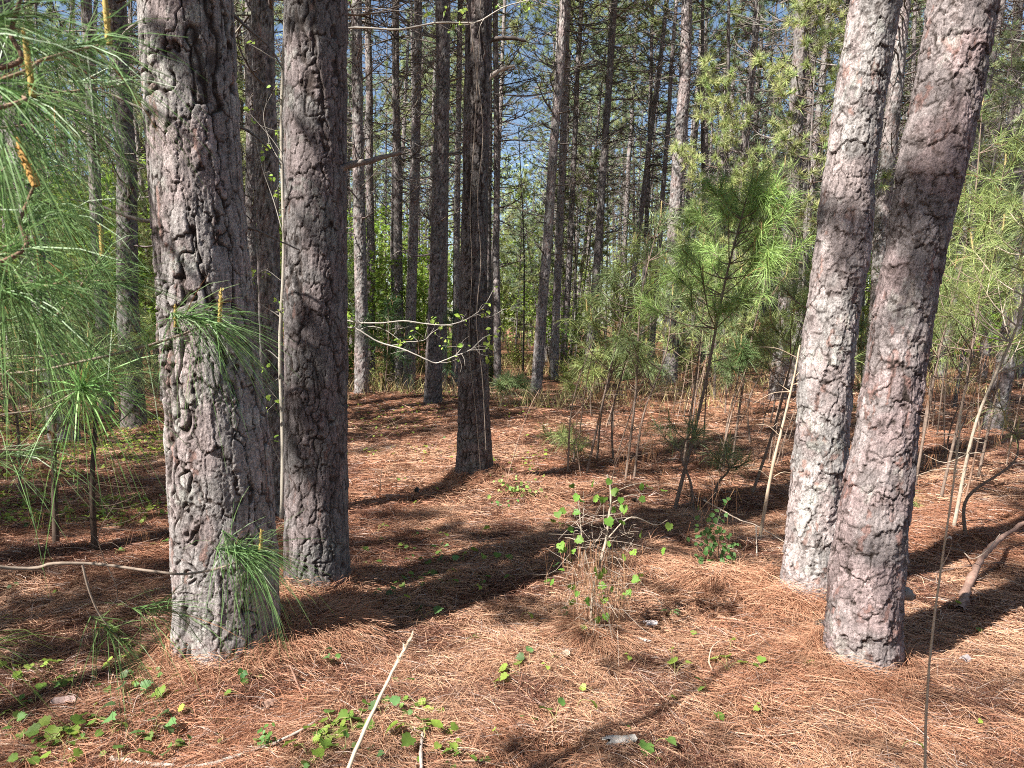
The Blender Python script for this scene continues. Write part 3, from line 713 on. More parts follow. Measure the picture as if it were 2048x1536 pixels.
# tall dead grass and dry brush at the back of the clearing
g = G(); n = 26000; yy = r.uniform(13, 36, n); px_ = r.uniform(-60, 2110, n); xx = (px_-CX)/F*yy
cl = fbm(np.stack([xx*.5, yy*.5, 0*xx], -1), 3, 44); kp = cl > .50; xx, yy = xx[kp], yy[kp]; n = len(xx)
V, Q = ribbons(np.stack([xx, yy, gh(xx, yy)], -1), np.stack([r.normal(0, .35, n), r.normal(0, .35, n), np.ones(n)], -1), r.uniform(.2, .75, n), .0007*yy, .25, 2, r, .3)
c = mixc((.42, .30, .17), (.30, .33, .10), r.uniform(0, 1, n)**2)*(1+r.normal(0, .2, (n, 1)))
g.add(V, Q, rep(np.clip(c, .02, .8), 6)); o = g.build('dry_grass', M_STRAW); tag(o, 'patches of dry tan grass at the back of the clearing', 'grass', kind='stuff')

# ------------------------------------------------------------------ young pines with long needles
GREENS = [(.27, .34, .12), (.29, .36, .12), (.23, .30, .13), (.33, .39, .14)]
def tuft(g, O, D, r, n=70, L=.21, W=.0026, droop=.35, seg=2, col=(.09, .17, .055), spread=.6, back=.16):
    t = r.uniform(-1, 0, n)
    OO = O[None]+D[None]*(t*back)[:, None]
    DD = unit(D[None]*.75+r.normal(0, spread, (n, 3)))
    V, Q = ribbons(OO, DD, L*r.uniform(.65, 1.1, n), W, droop*r.uniform(.4, 1.5, n), seg, r, .08)
    c = vary(col, n, r, .18, .05)
    br = r.uniform(0, 1, n) < .02; c[br] = (.36, .17, .08)
    g.add(V, Q, rep(c, (seg+1)*2))
def candle_geo(g, O, D, L, r, rad=.006, col=(.46, .37, .17)):
    n = 9; P = O[None]+D[None]*(np.linspace(0, L, n))[:, None]; R_ = rad*np.array([1.1, 1.25, 1.0, 1.1, .95, 1.0, .8, .7, .25])
    V, Q = tubes(P[None], R_[None], 6); g.add(V, Q, np.array(col))
    k = int(70*L/.12); a = r.uniform(0, 6.28, k); tt = r.uniform(.05, .95, k)
    u = unit(np.cross(D, [.3, 1, .1])); v = np.cross(D, u)
    rd = np.cos(a)[:, None]*u+np.sin(a)[:, None]*v
    V, T = spikes(O+D*(tt*L)[:, None]+rd*rad*.6, rd*.8+D, rad*1.8, rad*.9, r); g.add(V, T, np.clip(rep(vary(col, k, r, .15, .05), 3), 0, .9))
def young_pine(base, top, r, nwh=6, Lb=.62, live=.55, rad=.014, nt=70, L=.19, W=.0026, label='', group=None, col=None, dead_col=(.20, .15, .12), candles=3, bend=.05, extra_dead=13, rootname='young_pine'):
    base = np.asarray(base, float); top = np.asarray(top, float); col = col or GREENS[r.integers(0, 4)]
    root = empty(rootname, base, label, 'young pine', group)
    H = np.linalg.norm(top-base); ax = unit(top-base)
    o0 = top-base
    stem = smooth_poly([np.zeros(3)-[0, 0, .03], o0*.35+r.normal(0, bend*.6, 3)*[1, 1, 0], o0*.7+r.normal(0, bend, 3)*[1, 1, 0], o0], 22)
    gt = G(); V, Q = tubes(stem[None], np.linspace(rad, rad*.3, 22)[None], 7); gt.add(V, Q, np.array(dead_col)); gt.build('trunk', M_TWIG, root, True)
    gb = G(); gn = G(); gd = G(); P_ = []; R_ = []; tips = []
    for w in range(nwh):
        f = 1-live*(w+.3)/nwh; k = int(f*21); b = stem[k]; m = r.integers(2, 5)
        for j in range(m):
            az = r.uniform(0, 6.28); l = Lb*(.25+.9*(w+.5)/nwh)*r.uniform(.55, 1.15); el = r.uniform(.25, .9)
            d = np.array([math.cos(az)*math.cos(el), math.sin(az)*math.cos(el), math.sin(el)])
            e = b+d*l+[0, 0, .12*l]; pts = smooth_poly([b, b+d*l*.5-[0, 0, .05*l], e], 7); P_.append(pts); R_.append(np.linspace(.0055, .003, 7))
            tips.append((e, unit(e-pts[4])))
            if l > .3:
                for q in range(r.integers(1, 3)):
                    kk = r.integers(3, 6); sd = unit(d+r.normal(0, .6, 3)+[0, 0, .3]); e2 = pts[kk]+sd*l*.4
                    P_.append(smooth_poly([pts[kk], e2], 7)); R_.append(np.linspace(.004, .002, 7)); tips.append((e2, sd))
    tips.append((stem[-1], ax))
    for e, d in tips: tuft(gn, e, d, r, int(.62*nt*r.uniform(.7, 1.2)), L, W, r.uniform(.2, .6), 2, col)
    for j in range(extra_dead):
        k = r.integers(3, max(4, int((1-live)*21)+3)); b = stem[k]; az = r.uniform(0, 6.28); l = r.uniform(.12, .45)
        d = np.array([math.cos(az), math.sin(az), r.uniform(-.3, .5)]); e = b+d*l+[0, 0, r.uniform(-.08, .1)]
        P_.append(smooth_poly([b, b+d*l*.5+r.normal(0, .03, 3), e], 7)); R_.append(np.linspace(.0035, .0012, 7))
        if r.uniform() < .5:   # dead needles caught on the twig, hanging
            n = 18; OO = b+(e-b)*r.uniform(.4, 1, (n, 1)); V, Q = ribbons(OO, np.array([0, 0, -1.])+r.normal(0, .25, (n, 3)), r.uniform(.08, .17, n), W*.8, .1, 1, r)
            gd.add(V, Q, rep(vary((.30, .15, .08), n, r, .2), 4))
    V, Q = tubes(P_, R_, 4); gb.add(V, Q, np.array(dead_col)); gb.build('branchwork', M_TWIG, root, True)
    gn.build('foliage', M_NEEDLE, root)
    if gd.V: gd.build('dead_foliage', M_STRAW, root)
    order = [len(tips)-1]+list(r.permutation(len(tips)-1))
    for i in order[:candles]:
        e, d = tips[i]; gc_ = G(); candle_geo(gc_, e, unit(d*.35+[0, 0, 1]), r.uniform(.07, .14), r, .0055); gc_.build('candle', M_GRASS, root)
    return root
def yp(bpx, bpy_, tpx, tpy, seed, label, **kw):
    b = gp(bpx, bpy_); b[2] = ghs(b[0], b[1]); t = wp(tpx, tpy, b[1]+kw.pop('dy', 0.0))
    r = np.random.default_rng(seed); ww = max(.0024, .00052*b[1])
    kw.setdefault('W', ww)
    return young_pine(b, t, r, label=label, group=kw.pop('group', 'young pines in the middle ground'), **kw)
yp(1171, 952, 1268, 480, 1, 'young pine with orange candles, leftmost of the thicket right of centre', nwh=7, Lb=.5, live=.62, nt=80)
yp(1193, 926, 1235, 600, 2, 'short young pine second from left in the thicket, tufted over a bare stem', nwh=5, Lb=.55, live=.5)
yp(1226, 923, 1262, 655, 3, 'slim low young pine third from left in the thicket', nwh=4, Lb=.35, live=.4)
yp(1250, 964, 1322, 430, 4, 'tall young pine fourth from left in the thicket with forked dead twigs', nwh=7, Lb=.5, live=.5)
yp(1267, 964, 1345, 590, 5, 'young pine fifth from left in the thicket, leaning right', nwh=6, Lb=.55, live=.55)
yp(1346, 1028, 1506, 350, 6, 'tallest brightest young pine, dense green top in front of the stout pine', nwh=12, Lb=.72, live=.5, nt=150, rad=.017, candles=6, col=(.30, .44, .13), extra_dead=16)
yp(1366, 934, 1448, 380, 7, 'young pine with bright candles just left of the tallest young pine', nwh=9, Lb=.6, live=.5, nt=110, candles=5, col=(.29, .41, .13))
yp(1387, 1031, 1392, 850, 8, 'waist high dark stemmed young pine with drooping dead twigs', nwh=3, Lb=.38, live=.4, nt=110)
yp(1446, 945, 1482, 690, 9, 'small young pine with one big pale tuft, right of the tallest', nwh=3, Lb=.22, live=.3, nt=120, col=(.16, .25, .09))
yp(1462, 938, 1570, 330, 10, 'thin dark young pine with brownish feathery top near the pinkish pine', nwh=7, Lb=.5, live=.5, nt=60, col=(.12, .14, .075))
yp(1500, 1010, 1632, 560, 11, 'young pine reaching right against the pale leaning trunk', nwh=6, Lb=.6, live=.55, nt=90)
yp(1425, 1010, 1440, 905, 12, 'ankle high pine seedling with drooping green needles left of the pale stem', nwh=2, Lb=.25, live=.5, nt=110, extra_dead=12)
yp(1500, 905, 1540, 640, 13, 'young pine standing behind the pale dead stem', nwh=5, Lb=.5, live=.55, nt=80)
yp(1120, 902, 1128, 868, 14, 'knee high pine seedling right of the middle pine foot', nwh=2, Lb=.25, live=.8, nt=110)
yp(1142, 930, 1145, 880, 15, 'low pine seedling with wide tufts beside the leftmost thicket pine', nwh=2, Lb=.3, live=.8, nt=100)
yp(1000, 815, 1008, 760, 16, 'small grassy pine seedling right of the middle pine', nwh=3, Lb=.4, live=.8, nt=120, L=.28)
yp(1262, 830, 1290, 690, 17, 'bushy little pine at the back of the thicket', nwh=4, Lb=.6, live=.8, nt=110, L=.24)
yp(1182, 830, 1196, 700, 18, 'small pine behind the leftmost thicket pine', nwh=4, Lb=.5, live=.8, nt=90, L=.24)
yp(1450, 830, 1452, 640, 19, 'young pine far behind the tallest young pine', nwh=5, Lb=.6, live=.8, nt=90, L=.24)
yp(1385, 845, 1410, 560, 20, 'young pine behind and left of the tallest young pine', nwh=6, Lb=.6, live=.7, nt=80, L=.22)
yp(1540, 850, 1590, 450, 21, 'tall young pine between the pinkish pine and the leaning pair', nwh=7, Lb=.7, live=.7, nt=80, L=.22)
yp(1905, 1072, 2052, 430, 22, 'tall young pine with pale stem slanting right at the right edge', nwh=7, Lb=.7, live=.55, nt=90, dead_col=(.40, .33, .26))
yp(1828, 985, 1965, 210, 23, 'tall young pine close behind the nearest right trunk', nwh=9, Lb=.75, live=.7, nt=80, candles=5)
yp(1880, 1010, 2010, 330, 24, 'bushy young pine between the nearest right trunk and the pale slanting stem', nwh=9, Lb=.8, live=.7, nt=85)
yp(1955, 960, 2090, 300, 25, 'dark stemmed young pine at the right edge', nwh=8, Lb=.8, live=.7, nt=80)
yp(1930, 1090, 2035, 860, 26, 'thin bare leaning pine stem right of the dry grass stalk', nwh=2, Lb=.3, live=.1, nt=30, extra_dead=6)
yp(1845, 870, 1900, 520, 27, 'young pine farther back behind the nearest right trunk', nwh=8, Lb=.8, live=.8, nt=80, L=.22)
yp(1730, 960, 1722, 640, 28, 'bright needled young pine in the gap of the leaning right pair', nwh=7, Lb=.3, live=.8, nt=110, L=.18)
yp(1812, 1020, 1818, 985, 29, 'tiny pine seedling at the right side of the nearest right trunk', nwh=1, Lb=.1, live=.9, nt=90, L=.14, candles=0, extra_dead=0)
yp(190, 1108, 168, 690, 30, 'dark stemmed young pine at left with cone hanging beside it', nwh=6, Lb=.6, live=.5, nt=70, rad=.022, dead_col=(.09, .065, .05))
yp(112, 1092, 84, 640, 31, 'dark stemmed young pine at far left beside its twin stem', nwh=6, Lb=.6, live=.55, nt=70, rad=.024, dead_col=(.09, .065, .05))
yp(40, 1000, 10, 560, 32, 'young pine at the left edge behind the dark stems', nwh=7, Lb=.7, live=.7, nt=80)
yp(330, 900, 350, 560, 33, 'feathery young pine half hidden by the thick left trunk', nwh=7, Lb=.7, live=.75, nt=70)
yp(240, 850, 230, 480, 34, 'young pine in front of the sunlit pale trunk', nwh=7, Lb=.8, live=.8, nt=60, L=.22)
yp(60, 850, 80, 330, 35, 'tall young pine at the far left, back row', nwh=9, Lb=.9, live=.85, nt=60, L=.24)
yp(610, 830, 620, 560, 36, 'young pine showing beside the straight dark trunk', nwh=6, Lb=.6, live=.8, nt=60, L=.22)
yp(770, 800, 775, 600, 37, 'dark leafy young pine right of the second big trunk', nwh=6, Lb=.8, live=.9, nt=70, L=.2, col=(.06, .12, .04))
yp(905, 790, 912, 620, 38, 'young pine peeping out left of the middle pine', nwh=5, Lb=.7, live=.9, nt=70, L=.22, col=(.06, .12, .05))

# ------------------------------------------------------------------ the near pine at left whose boughs hang into the view
nb = np.array([-1.75, 1.0, ghs(-1.75, 1.0)])
root = empty('young_pine', nb, 'nearest young pine at left, blurred boughs of long green needles', 'young pine')
gt = G(); stick_geo(gt, np.array([(0, 0, -.05), (.03, .02, 1.4), (0, .05, 2.9), (.05, .1, 4.1)]), .032, .010, 24, 8, (.16, .11, .08), .1); gt.build('trunk', M_TWIG, root, True)
r = np.random.default_rng(88)
def bough(pts, tufts, rad=.006, col=(.30, .24, .20), n=74, L=.20, gcol=(.17, .29, .10), W=.0018):
    P = [wp(x, y, Y0)-nb for x, y, Y0 in pts]; rad = rad*.7; col = tuple(.5*np.array(col)+.5*np.array((.26, .20, .15)))
    g = G(); PP = stick_geo(g, P, rad, rad*.55, 40, 7, col, .05); o = g.build('branch', M_TWIG, root, True)
    for (x, y, Y0, dx, dz, cand, k, *star) in tufts:
        O_ = wp(x, y, Y0)-nb; D_ = unit(np.array([dx, .15, dz]))
        gn = G(); tuft(gn, O_, D_, r, int(n*k), L*(1.15 if star else 1), W*(1.5 if star else 1), .55, 3, tuple(1.7*np.array(gcol)) if star else gcol, 1.0 if star else .55, .02 if star else .10); gn.build('needle_tuft', M_NEEDLE, o)  # star tuft: needle colour brightened to make up for the shade on it
        if cand:
            gc_ = G(); candle_geo(gc_, O_+D_*.01, unit(np.array([r.uniform(-.15, .1), 0, 1])), cand, r, .0042, (.50, .37, .12)); gc_.build('candle', M_GRASS, o)
bough([(-700, 800, 1.25), (0, 750, 1.6), (150, 726, 1.65), (300, 690, 1.7), (400, 655, 1.72), (430, 645, 1.73)], [(430, 645, 1.73, .6, -.15, .085, 2.6), (345, 660, 1.72, .3, .3, .055, .3)])
bough([(-700, 1050, 1.2), (0, 1135, 1.62), (110, 1127, 1.66), (200, 1129, 1.7), (300, 1142, 1.72), (370, 1148, 1.74), (450, 1133, 1.76), (510, 1105, 1.78)], [(512, 1104, 1.78, .6, -.1, .06, 2.2), (500, 1112, 1.77, .3, -.4, 0, 1.0)], rad=.0065, L=.19)
bough([(165, 1130, 1.68), (178, 1180, 1.68), (200, 1230, 1.69), (240, 1280, 1.70)], [(245, 1282, 1.7, .3, -.4, 0, .8), (350, 1222, 1.72, .6, -.1, 0, .8)], rad=.004, gcol=(.13, .22, .07))
bough([(-600, 520, 1.1), (0, 578, 1.2), (60, 577, 1.2), (122, 566, 1.2)], [(122, 566, 1.2, .7, .1, 0, 1.2), (40, 578, 1.2, .3, -.3, 0, .9), (10, 600, 1.2, .0, -.5, 0, .7)], rad=.005, col=(.34, .20, .13))
bough([(-500, 640, 1.0), (10, 520, 1.08), (40, 440, 1.1), (68, 372, 1.12)], [(60, 385, 1.12, .1, .6, 0, 1.0), (20, 500, 1.1, .2, .1, 0, .8)], rad=.0055, col=(.22, .09, .06))
bough([(-500, 300, 1.0), (0, 160, 1.1), (90, 118, 1.15), (200, 90, 1.2)], [(205, 90, 1.2, .7, .1, .10, 1.2), (110, 112, 1.2, .5, -.2, 0, .7)], rad=.005, col=(.30, .19, .12))
bough([(-500, 330, 1.0), (0, 215, 1.05), (50, 190, 1.1)], [(52, 190, 1.1, .6, -.2, .10, 1.5), (0, 260, 1.05, .2, -.5, 0, 1.0)], rad=.006, col=(.30, .17, .12))
bough([(-500, 120, 1.0), (0, 135, 1.0), (22, 60, 1.0), (48, -30, 1.0)], [(30, 20, 1.0, .5, .3, 0, 1.0)], rad=.006, col=(.18, .08, .05))
bough([(-600, 900, 1.3), (0, 830, 1.6), (90, 815, 1.68), (165, 775, 1.72)], [(168, 772, 1.72, .1, .1, .06, 2.2, 1)], rad=.004, gcol=(.13, .24, .07))
bough([(-600, 1200, 1.2), (-60, 1270, 1.4), (-12, 1285, 1.45)], [(-10, 1287, 1.45, .7, .1, 0, .6)], rad=.005, gcol=(.17, .24, .06))
bough([(-500, 420, 1.1), (0, 380, 1.4), (70, 395, 1.45), (150, 440, 1.5)], [(150, 440, 1.5, .6, -.3, 0, 1.1), (60, 395, 1.45, .3, -.3, 0, 1.0)], rad=.005, col=(.25, .16, .11))
bough([(-500, 560, 1.1), (0, 640, 1.5), (100, 640, 1.55), (200, 520, 1.6)], [(200, 520, 1.6, .3, .6, .07, 1.0), (90, 640, 1.55, .5, -.3, 0, 1.0)], rad=.005, col=(.25, .16, .11))
for k, (x, y, Y0) in enumerate([(60, 60, 1.3), (150, 230, 1.4), (20, 330, 1.3), (130, 330, 1.5), (60, 480, 1.35), (150, 560, 1.6), (30, 640, 1.4), (120, 690, 1.6), (250, 560, 1.7), (250, 170, 1.5), (20, 740, 1.5), (60, 900, 1.7), (200, 700, 1.75)]):
    bough([(-600, y+r.uniform(-60, 160), 1.1), (-60, y+r.uniform(0, 40), Y0-.1), (x, y, Y0)], [(x, y, Y0, r.uniform(.3, .8), r.uniform(-.4, .4), 0, .6)], rad=.004, col=(.25, .17, .12), gcol=[(.16, .26, .10), (.20, .31, .10), (.14, .23, .09)][k % 3])
# orange candle standing at the left edge
gc_ = G(); candle_geo(gc_, wp(72, 372, 1.1)-nb, unit(np.array([-.35, 0, 1])), .075, r, .0055, (.62, .36, .12)); gc_.build('candle', M_GRASS, root)

# ------------------------------------------------------------------ pale broadleaf sapling between the big left trunks
sb = gp(562, 1052); sb[2] = ghs(sb[0], sb[1]); Yb = sb[1]
root = empty('broadleaf_sapling', sb, 'pale smooth barked sapling between the two big left trunks, crooked twigs reaching right', 'sapling')
gt = G(); stick_geo(gt, np.array([wp(562, 1056, Yb), wp(566, 900, Yb), wp(560, 700, Yb), wp(568, 500, Yb), wp(563, 250, Yb), wp(570, 0, Yb), wp(566, -400, Yb)])-sb, .017, .011, 40, 8, (.40, .36, .30), .08); gt.build('trunk', M_GRASS, root, True)
r = np.random.default_rng(55)
TW = [([(566, 640), (690, 653), (719, 660), (756, 683), (807, 698), (852, 718), (870, 726), (885, 722), (910, 712), (940, 700), (963, 679), (979, 669)], .0075),
      ([(566, 600), (690, 640), (758, 646), (807, 642), (856, 648), (895, 650), (930, 640), (959, 622), (973, 605), (988, 578)], .0065),
      ([(953, 628), (973, 635), (994, 627), (1010, 618), (1025, 622)], .004), ([(719, 660), (739, 653), (768, 659), (800, 680)], .004), ([(807, 687), (812, 684), (846, 681), (862, 667), (877, 657)], .0035),
      ([(910, 712), (924, 696), (928, 688)], .003), ([(940, 700), (962, 699), (985, 696)], .003), ([(566, 80), (694, 55), (796, 58), (872, 44), (926, 44), (960, 42), (1008, 15), (1060, 0)], .0085),
      ([(566, 60), (694, 20), (790, 18), (850, 30), (900, 55)], .004), ([(566, 640), (545, 625), (520, 610), (500, 592)], .006), ([(566, 950), (562, 935), (548, 905), (540, 880)], .005), ([(560, 720), (530, 700), (515, 745), (548, 790), (560, 805)], .004),
      ([(566, 130), (520, 100), (480, 75), (455, 40)], .005), ([(566, 470), (545, 400), (520, 330), (500, 240)], .004), ([(566, 420), (600, 395), (560, 300), (500, 225)], .004), ([(566, 330), (545, 290), (530, 230), (555, 180)], .0035), ([(560, 560), (530, 540), (505, 560)], .003)]
lp = []; gw_all = []
for lst, rad in TW:
    P = np.array(pxl(lst, Yb))-sb; P[:, 1] += np.cumsum(r.normal(0, .015, len(P))); g = G(); PP = stick_geo(g, P, rad, rad*.4, max(12, len(P)*4), 6, (.47, .43, .38), .15, 3)
    for q in range(int(len(P)*1.1)):
        b = PP[r.integers(3, len(PP))]; d = unit(np.array([r.normal(.3, .7), r.normal(0, .4), r.normal(.25, .5)])); l = r.uniform(.04, .16)
        V, Q = tubes(np.array([smooth_poly([b, b+d*l*.5+r.normal(0, .01, 3), b+d*l], 5)]), np.linspace(rad*.4, .001, 5)[None], 4); g.add(V, Q, np.array((.42, .38, .33)))
        if r.uniform() < .62: lp.append(b+d*l)
    g.build('branch', M_GRASS, root, True); lp.append(PP[-1])
O = []; D = []
for p in lp:
    for q in range(r.integers(2, 6)): O.append(p+r.normal(0, .014, 3)); D.append(unit(r.normal(0, 1, 3)+[0, 0, -.1]))
O = np.array(O); D = np.array(D); g = G(); V, T = leaves(O, D, unit(r.normal(0, .6, (len(O), 3))+[0, -.3, 1]), r.uniform(.018, .05, len(O)), OVAL*[1.4, 1], .25, r)
g.add(V, T, rep(np.clip(vary((.36, .50, .10), len(O), r, .18, .06), 0, .8), len(OVAL)+1)); g.build('foliage', M_LEAF, root)

# thin dark saplings in the gap
for px, pyb, pt, w, lab in [(1046, 750, 255, 4.5, 'thin dark sapling stem in the gap right of the middle pine'), (1150, 748, 330, 4, 'wispy thin sapling right of the leaning row of pines'), (655, 780, 480, 4, 'thin sapling glimpsed left of the straight dark trunk')]:
    b = gp(px, pyb); b[2] = ghs(b[0], b[1]); Y0 = b[1]; root = empty('broadleaf_sapling', b, lab, 'sapling')
    g = G(); top = wp(px-9, pt, Y0)-b; PP = stick_geo(g, np.array([(0, 0, -.05), top*.5+[.1, 0, 0], top]), w/2/F*Y0, .012, 26, 5, (.09, .08, .07), .05); g.build('trunk', M_TWIG, root, True)
    g = G(); P_ = []; tips = []
    for q in range(26):
        bb = PP[r.integers(6, 26)]; d = unit(np.array([r.normal(), r.normal()*.6, r.uniform(-.1, .7)])); l = r.uniform(.4, 1.3); P_.append(smooth_poly([bb, bb+d*l*.5, bb+d*l+[0, 0, r.uniform(-.1, .2)]], 6)); tips.append(P_[-1])
    V, Q = tubes(P_, np.tile(np.linspace(.010, .004, 6), (len(P_), 1)), 3); g.add(V, Q, np.array((.11, .09, .08))); g.build('branchwork', M_TWIG, root, True)
    tips = np.array(tips); n = 520; O = tips[r.integers(0, len(tips), n), r.integers(2, 6, n)]+r.normal(0, .1, (n, 3)); g = G()
    V, T = leaves(O, unit(r.normal(0, 1, (n, 3))), unit(r.normal(0, .5, (n, 3))+[0, 0, 1]), r.uniform(.04, .09, n), OVAL[::2]*[1.6, 1], .2); g.add(V, T, rep(np.clip(vary((.26, .38, .07), n, r, .2), 0, .8), 5)); g.build('foliage', M_LEAF, root)

# ------------------------------------------------------------------ leafy seedlings on the needle bed
def seedling_mesh(seed, nl, S, spread, hgt, col):
    r = np.random.default_rng(seed); gs = G(); gl = G(); O = []; D = []; N_ = []; P_ = []
    for i in range(nl):
        az = r.uniform(0, 6.28) if nl > 1 else 4.7; rr = spread*r.uniform(.35, 1); e = np.array([math.cos(az)*rr, math.sin(az)*rr, hgt*r.uniform(.5, 1.2)])
        P_.append(smooth_poly([(0, 0, -.01), e*[.35, .35, .8], e], 6)); O.append(e); D.append(unit(np.array([math.cos(az+r.normal(0, .5)), math.sin(az+r.normal(0, .5)), r.normal(-.1, .2)]))); N_.append(unit(np.array([r.normal(0, .3), -.35+r.normal(0, .3), 1])))
    V, Q = tubes(P_, np.tile(np.linspace(.0018, .001, 6), (nl, 1)), 4); gs.add(V, Q, np.array((.30, .28, .12)))
    V, T = leaves(np.array(O), np.array(D), np.array(N_), S*r.uniform(.6, 1.15, nl), GRAPE, .22, r); gl.add(V, T, rep(np.clip(vary(col, nl, r, .15, .05), 0, .8), len(GRAPE)+1))
    return gl.mesh('leaf_cluster', M_LEAF), gs.mesh('stem', M_TWIG, True)
NLW = {1: 'single', 2: 'two', 3: 'three', 4: 'four', 5: 'five'}
SEEDM = []
for i in range(12):
    nl = [1, 2, 3, 4, 2, 3, 5, 1, 2, 3, 4, 2][i]
    SEEDM.append((nl, seedling_mesh(800+i, nl, .044, .07, .045, [(.18, .31, .055), (.14, .26, .06), (.25, .36, .06), (.13, .24, .085), (.31, .40, .08)][i % 5])))
SP = [(405, 1300, 3), (500, 1350, 2), (478, 1390, 1), (830, 1405, 1), (765, 1400, 2), (930, 1285, 1), (845, 1238, 2), (1072, 1275, 1), (1070, 1250, 1), (1120, 1310, 3), (1060, 1318, 2), (1040, 1345, 3), (1100, 1335, 2), (1116, 1235, 2), (1190, 1268, 1), (1268, 1160, 1), (1250, 1190, 2), (1338, 1225, 4), (1265, 1318, 2), (1345, 1322, 1), (1350, 1350, 2), (1415, 1380, 2), (1455, 1330, 3), (1525, 1422, 2), (1640, 1330, 1), (1050, 1450, 2), (1110, 1450, 2), (1150, 1420, 1), (1190, 1390, 1), (1245, 1455, 1), (1305, 1490, 2), (1310, 1530, 1), (930, 1510, 3), (890, 1490, 3), (905, 1530, 2), (960, 1520, 2), (720, 1440, 3), (765, 1440, 2), (710, 1465, 1), (800, 1375, 2), (660, 1465, 3), (690, 1500, 2), (620, 1520, 1), (600, 1410, 1), (660, 1330, 2), (640, 1300, 2),
      (65, 1400, 2), (135, 1455, 3), (90, 1475, 3), (150, 1490, 2), (200, 1440, 3), (225, 1470, 3), (60, 1525, 3), (120, 1530, 3), (265, 1490, 1), (310, 1465, 2), (335, 1500, 2), (250, 1400, 2), (215, 1380, 2), (290, 1330, 3), (270, 1360, 2), (300, 1345, 2), (130, 1365, 1), (95, 1350, 2), (40, 1350, 1), (70, 1395, 1), (325, 1270, 2), (340, 1310, 1), (245, 1270, 2), (430, 1450, 2), (390, 1430, 1), (450, 1480, 2), (510, 1500, 2), (240, 1530, 2), (380, 1500, 2),
      (30, 1170, 2), (125, 1190, 1), (110, 1070, 1), (200, 1040, 1), (230, 1110, 2), (320, 1090, 2), (340, 1060, 2), (300, 1050, 1), (60, 1060, 2), (25, 1040, 1), (140, 1010, 2), (250, 1010, 2), (290, 960, 3), (310, 990, 2), (70, 960, 3), (110, 950, 2), (35, 930, 3), (170, 975, 2), (220, 930, 3), (250, 900, 2), (300, 880, 3),
      (825, 1098, 2), (880, 1095, 2), (870, 1125, 2), (832, 1160, 2), (850, 1155, 2), (795, 1160, 1), (890, 1150, 1), (960, 1165, 2), (1000, 1112, 1), (1030, 1165, 1), (1085, 1060, 1), (1120, 1060, 2), (760, 1190, 2), (790, 1210, 1), (775, 1080, 1), (720, 1100, 1), (740, 1140, 2), (1100, 1170, 2), (1110, 1140, 2), (960, 1120, 1), (1395, 1270, 1), (1490, 1330, 1), (1530, 1320, 1), (1800, 1500, 1), (1960, 1440, 1), (1895, 1215, 1), (1950, 1260, 1), (960, 1080, 1), (830, 1020, 1), (860, 985, 1), (800, 960, 2), (905, 940, 1), (880, 880, 2), (760, 870, 2), (735, 905, 2), (790, 850, 1), (545, 1190, 1), (1040, 1240, 1), (990, 1390, 1), (1000, 1480, 1), (1460, 1300, 1), (1330, 1400, 1), (1420, 1430, 1)]
rq = random.Random(5)
for _ in range(46): SP.append((int(rq.uniform(0, 350)), int(rq.uniform(1290, 1530)), rq.choice([1, 2, 2, 3])))
for _ in range(26): SP.append((int(rq.gauss(860, 60)), int(rq.gauss(1130, 40)), rq.choice([1, 2])))
for _ in range(20): SP.append((int(rq.gauss(760, 90)), int(rq.gauss(1480, 40)), rq.choice([2, 3, 3])))
MARKS = {'the thick left pine': (458, 1318), 'the straight dark trunk': (634, 1200), 'the middle pine': (949, 972), 'the leaning right pair': (1640, 1290), 'the young pine thicket': (1260, 960), 'the bottom left corner': (0, 1536), 'the bottom right corner': (2048, 1536), 'the bottom centre': (1024, 1536), 'the dark stems at left': (150, 1100)}
used = {}; sl = []
for (px, py, nl) in SP:
    mk = min(MARKS, key=lambda m: (MARKS[m][0]-px)**2+((MARKS[m][1]-py)*1.3)**2); m = MARKS[mk]; dd = math.hypot(m[0]-px, (m[1]-py)*1.3)
    sl.append((mk, nl, dd, px, py))
sl.sort(key=lambda t: (t[0], t[1], t[2]))
r2 = random.Random(9)
for mk, nl, dd, px, py in sl:
    k = used.get((mk, nl), 0); used[(mk, nl)] = k+1
    c = [q for q in range(12) if SEEDM[q][0] == nl] or [2]
    me = SEEDM[r2.choice(c)][1]; p = gp(px, py); p[2] = ghs(p[0], p[1])+.012; p = gp(px, py, p[2]) ; p[2] = ghs(p[0], p[1])+.012
    leafw = 'single-leaved' if nl == 1 else NLW[nl]+'-leaved'
    s0 = empty('vine_seedling', p, f'{leafw} green seedling, {ORD[k]} nearest of its kind to {mk}', 'seedling', 'small green seedlings on the needle bed')
    s0.rotation_euler = (0, 0, r2.uniform(0, 6.28)); s = r2.choice([r2.uniform(.45, .8), r2.uniform(.75, 1.2)])*(1.0 if py > 1150 else 1.15); s0.scale = (s, s, s)
    link('leaf_cluster', me[0], s0); link('stem', me[1], s0)
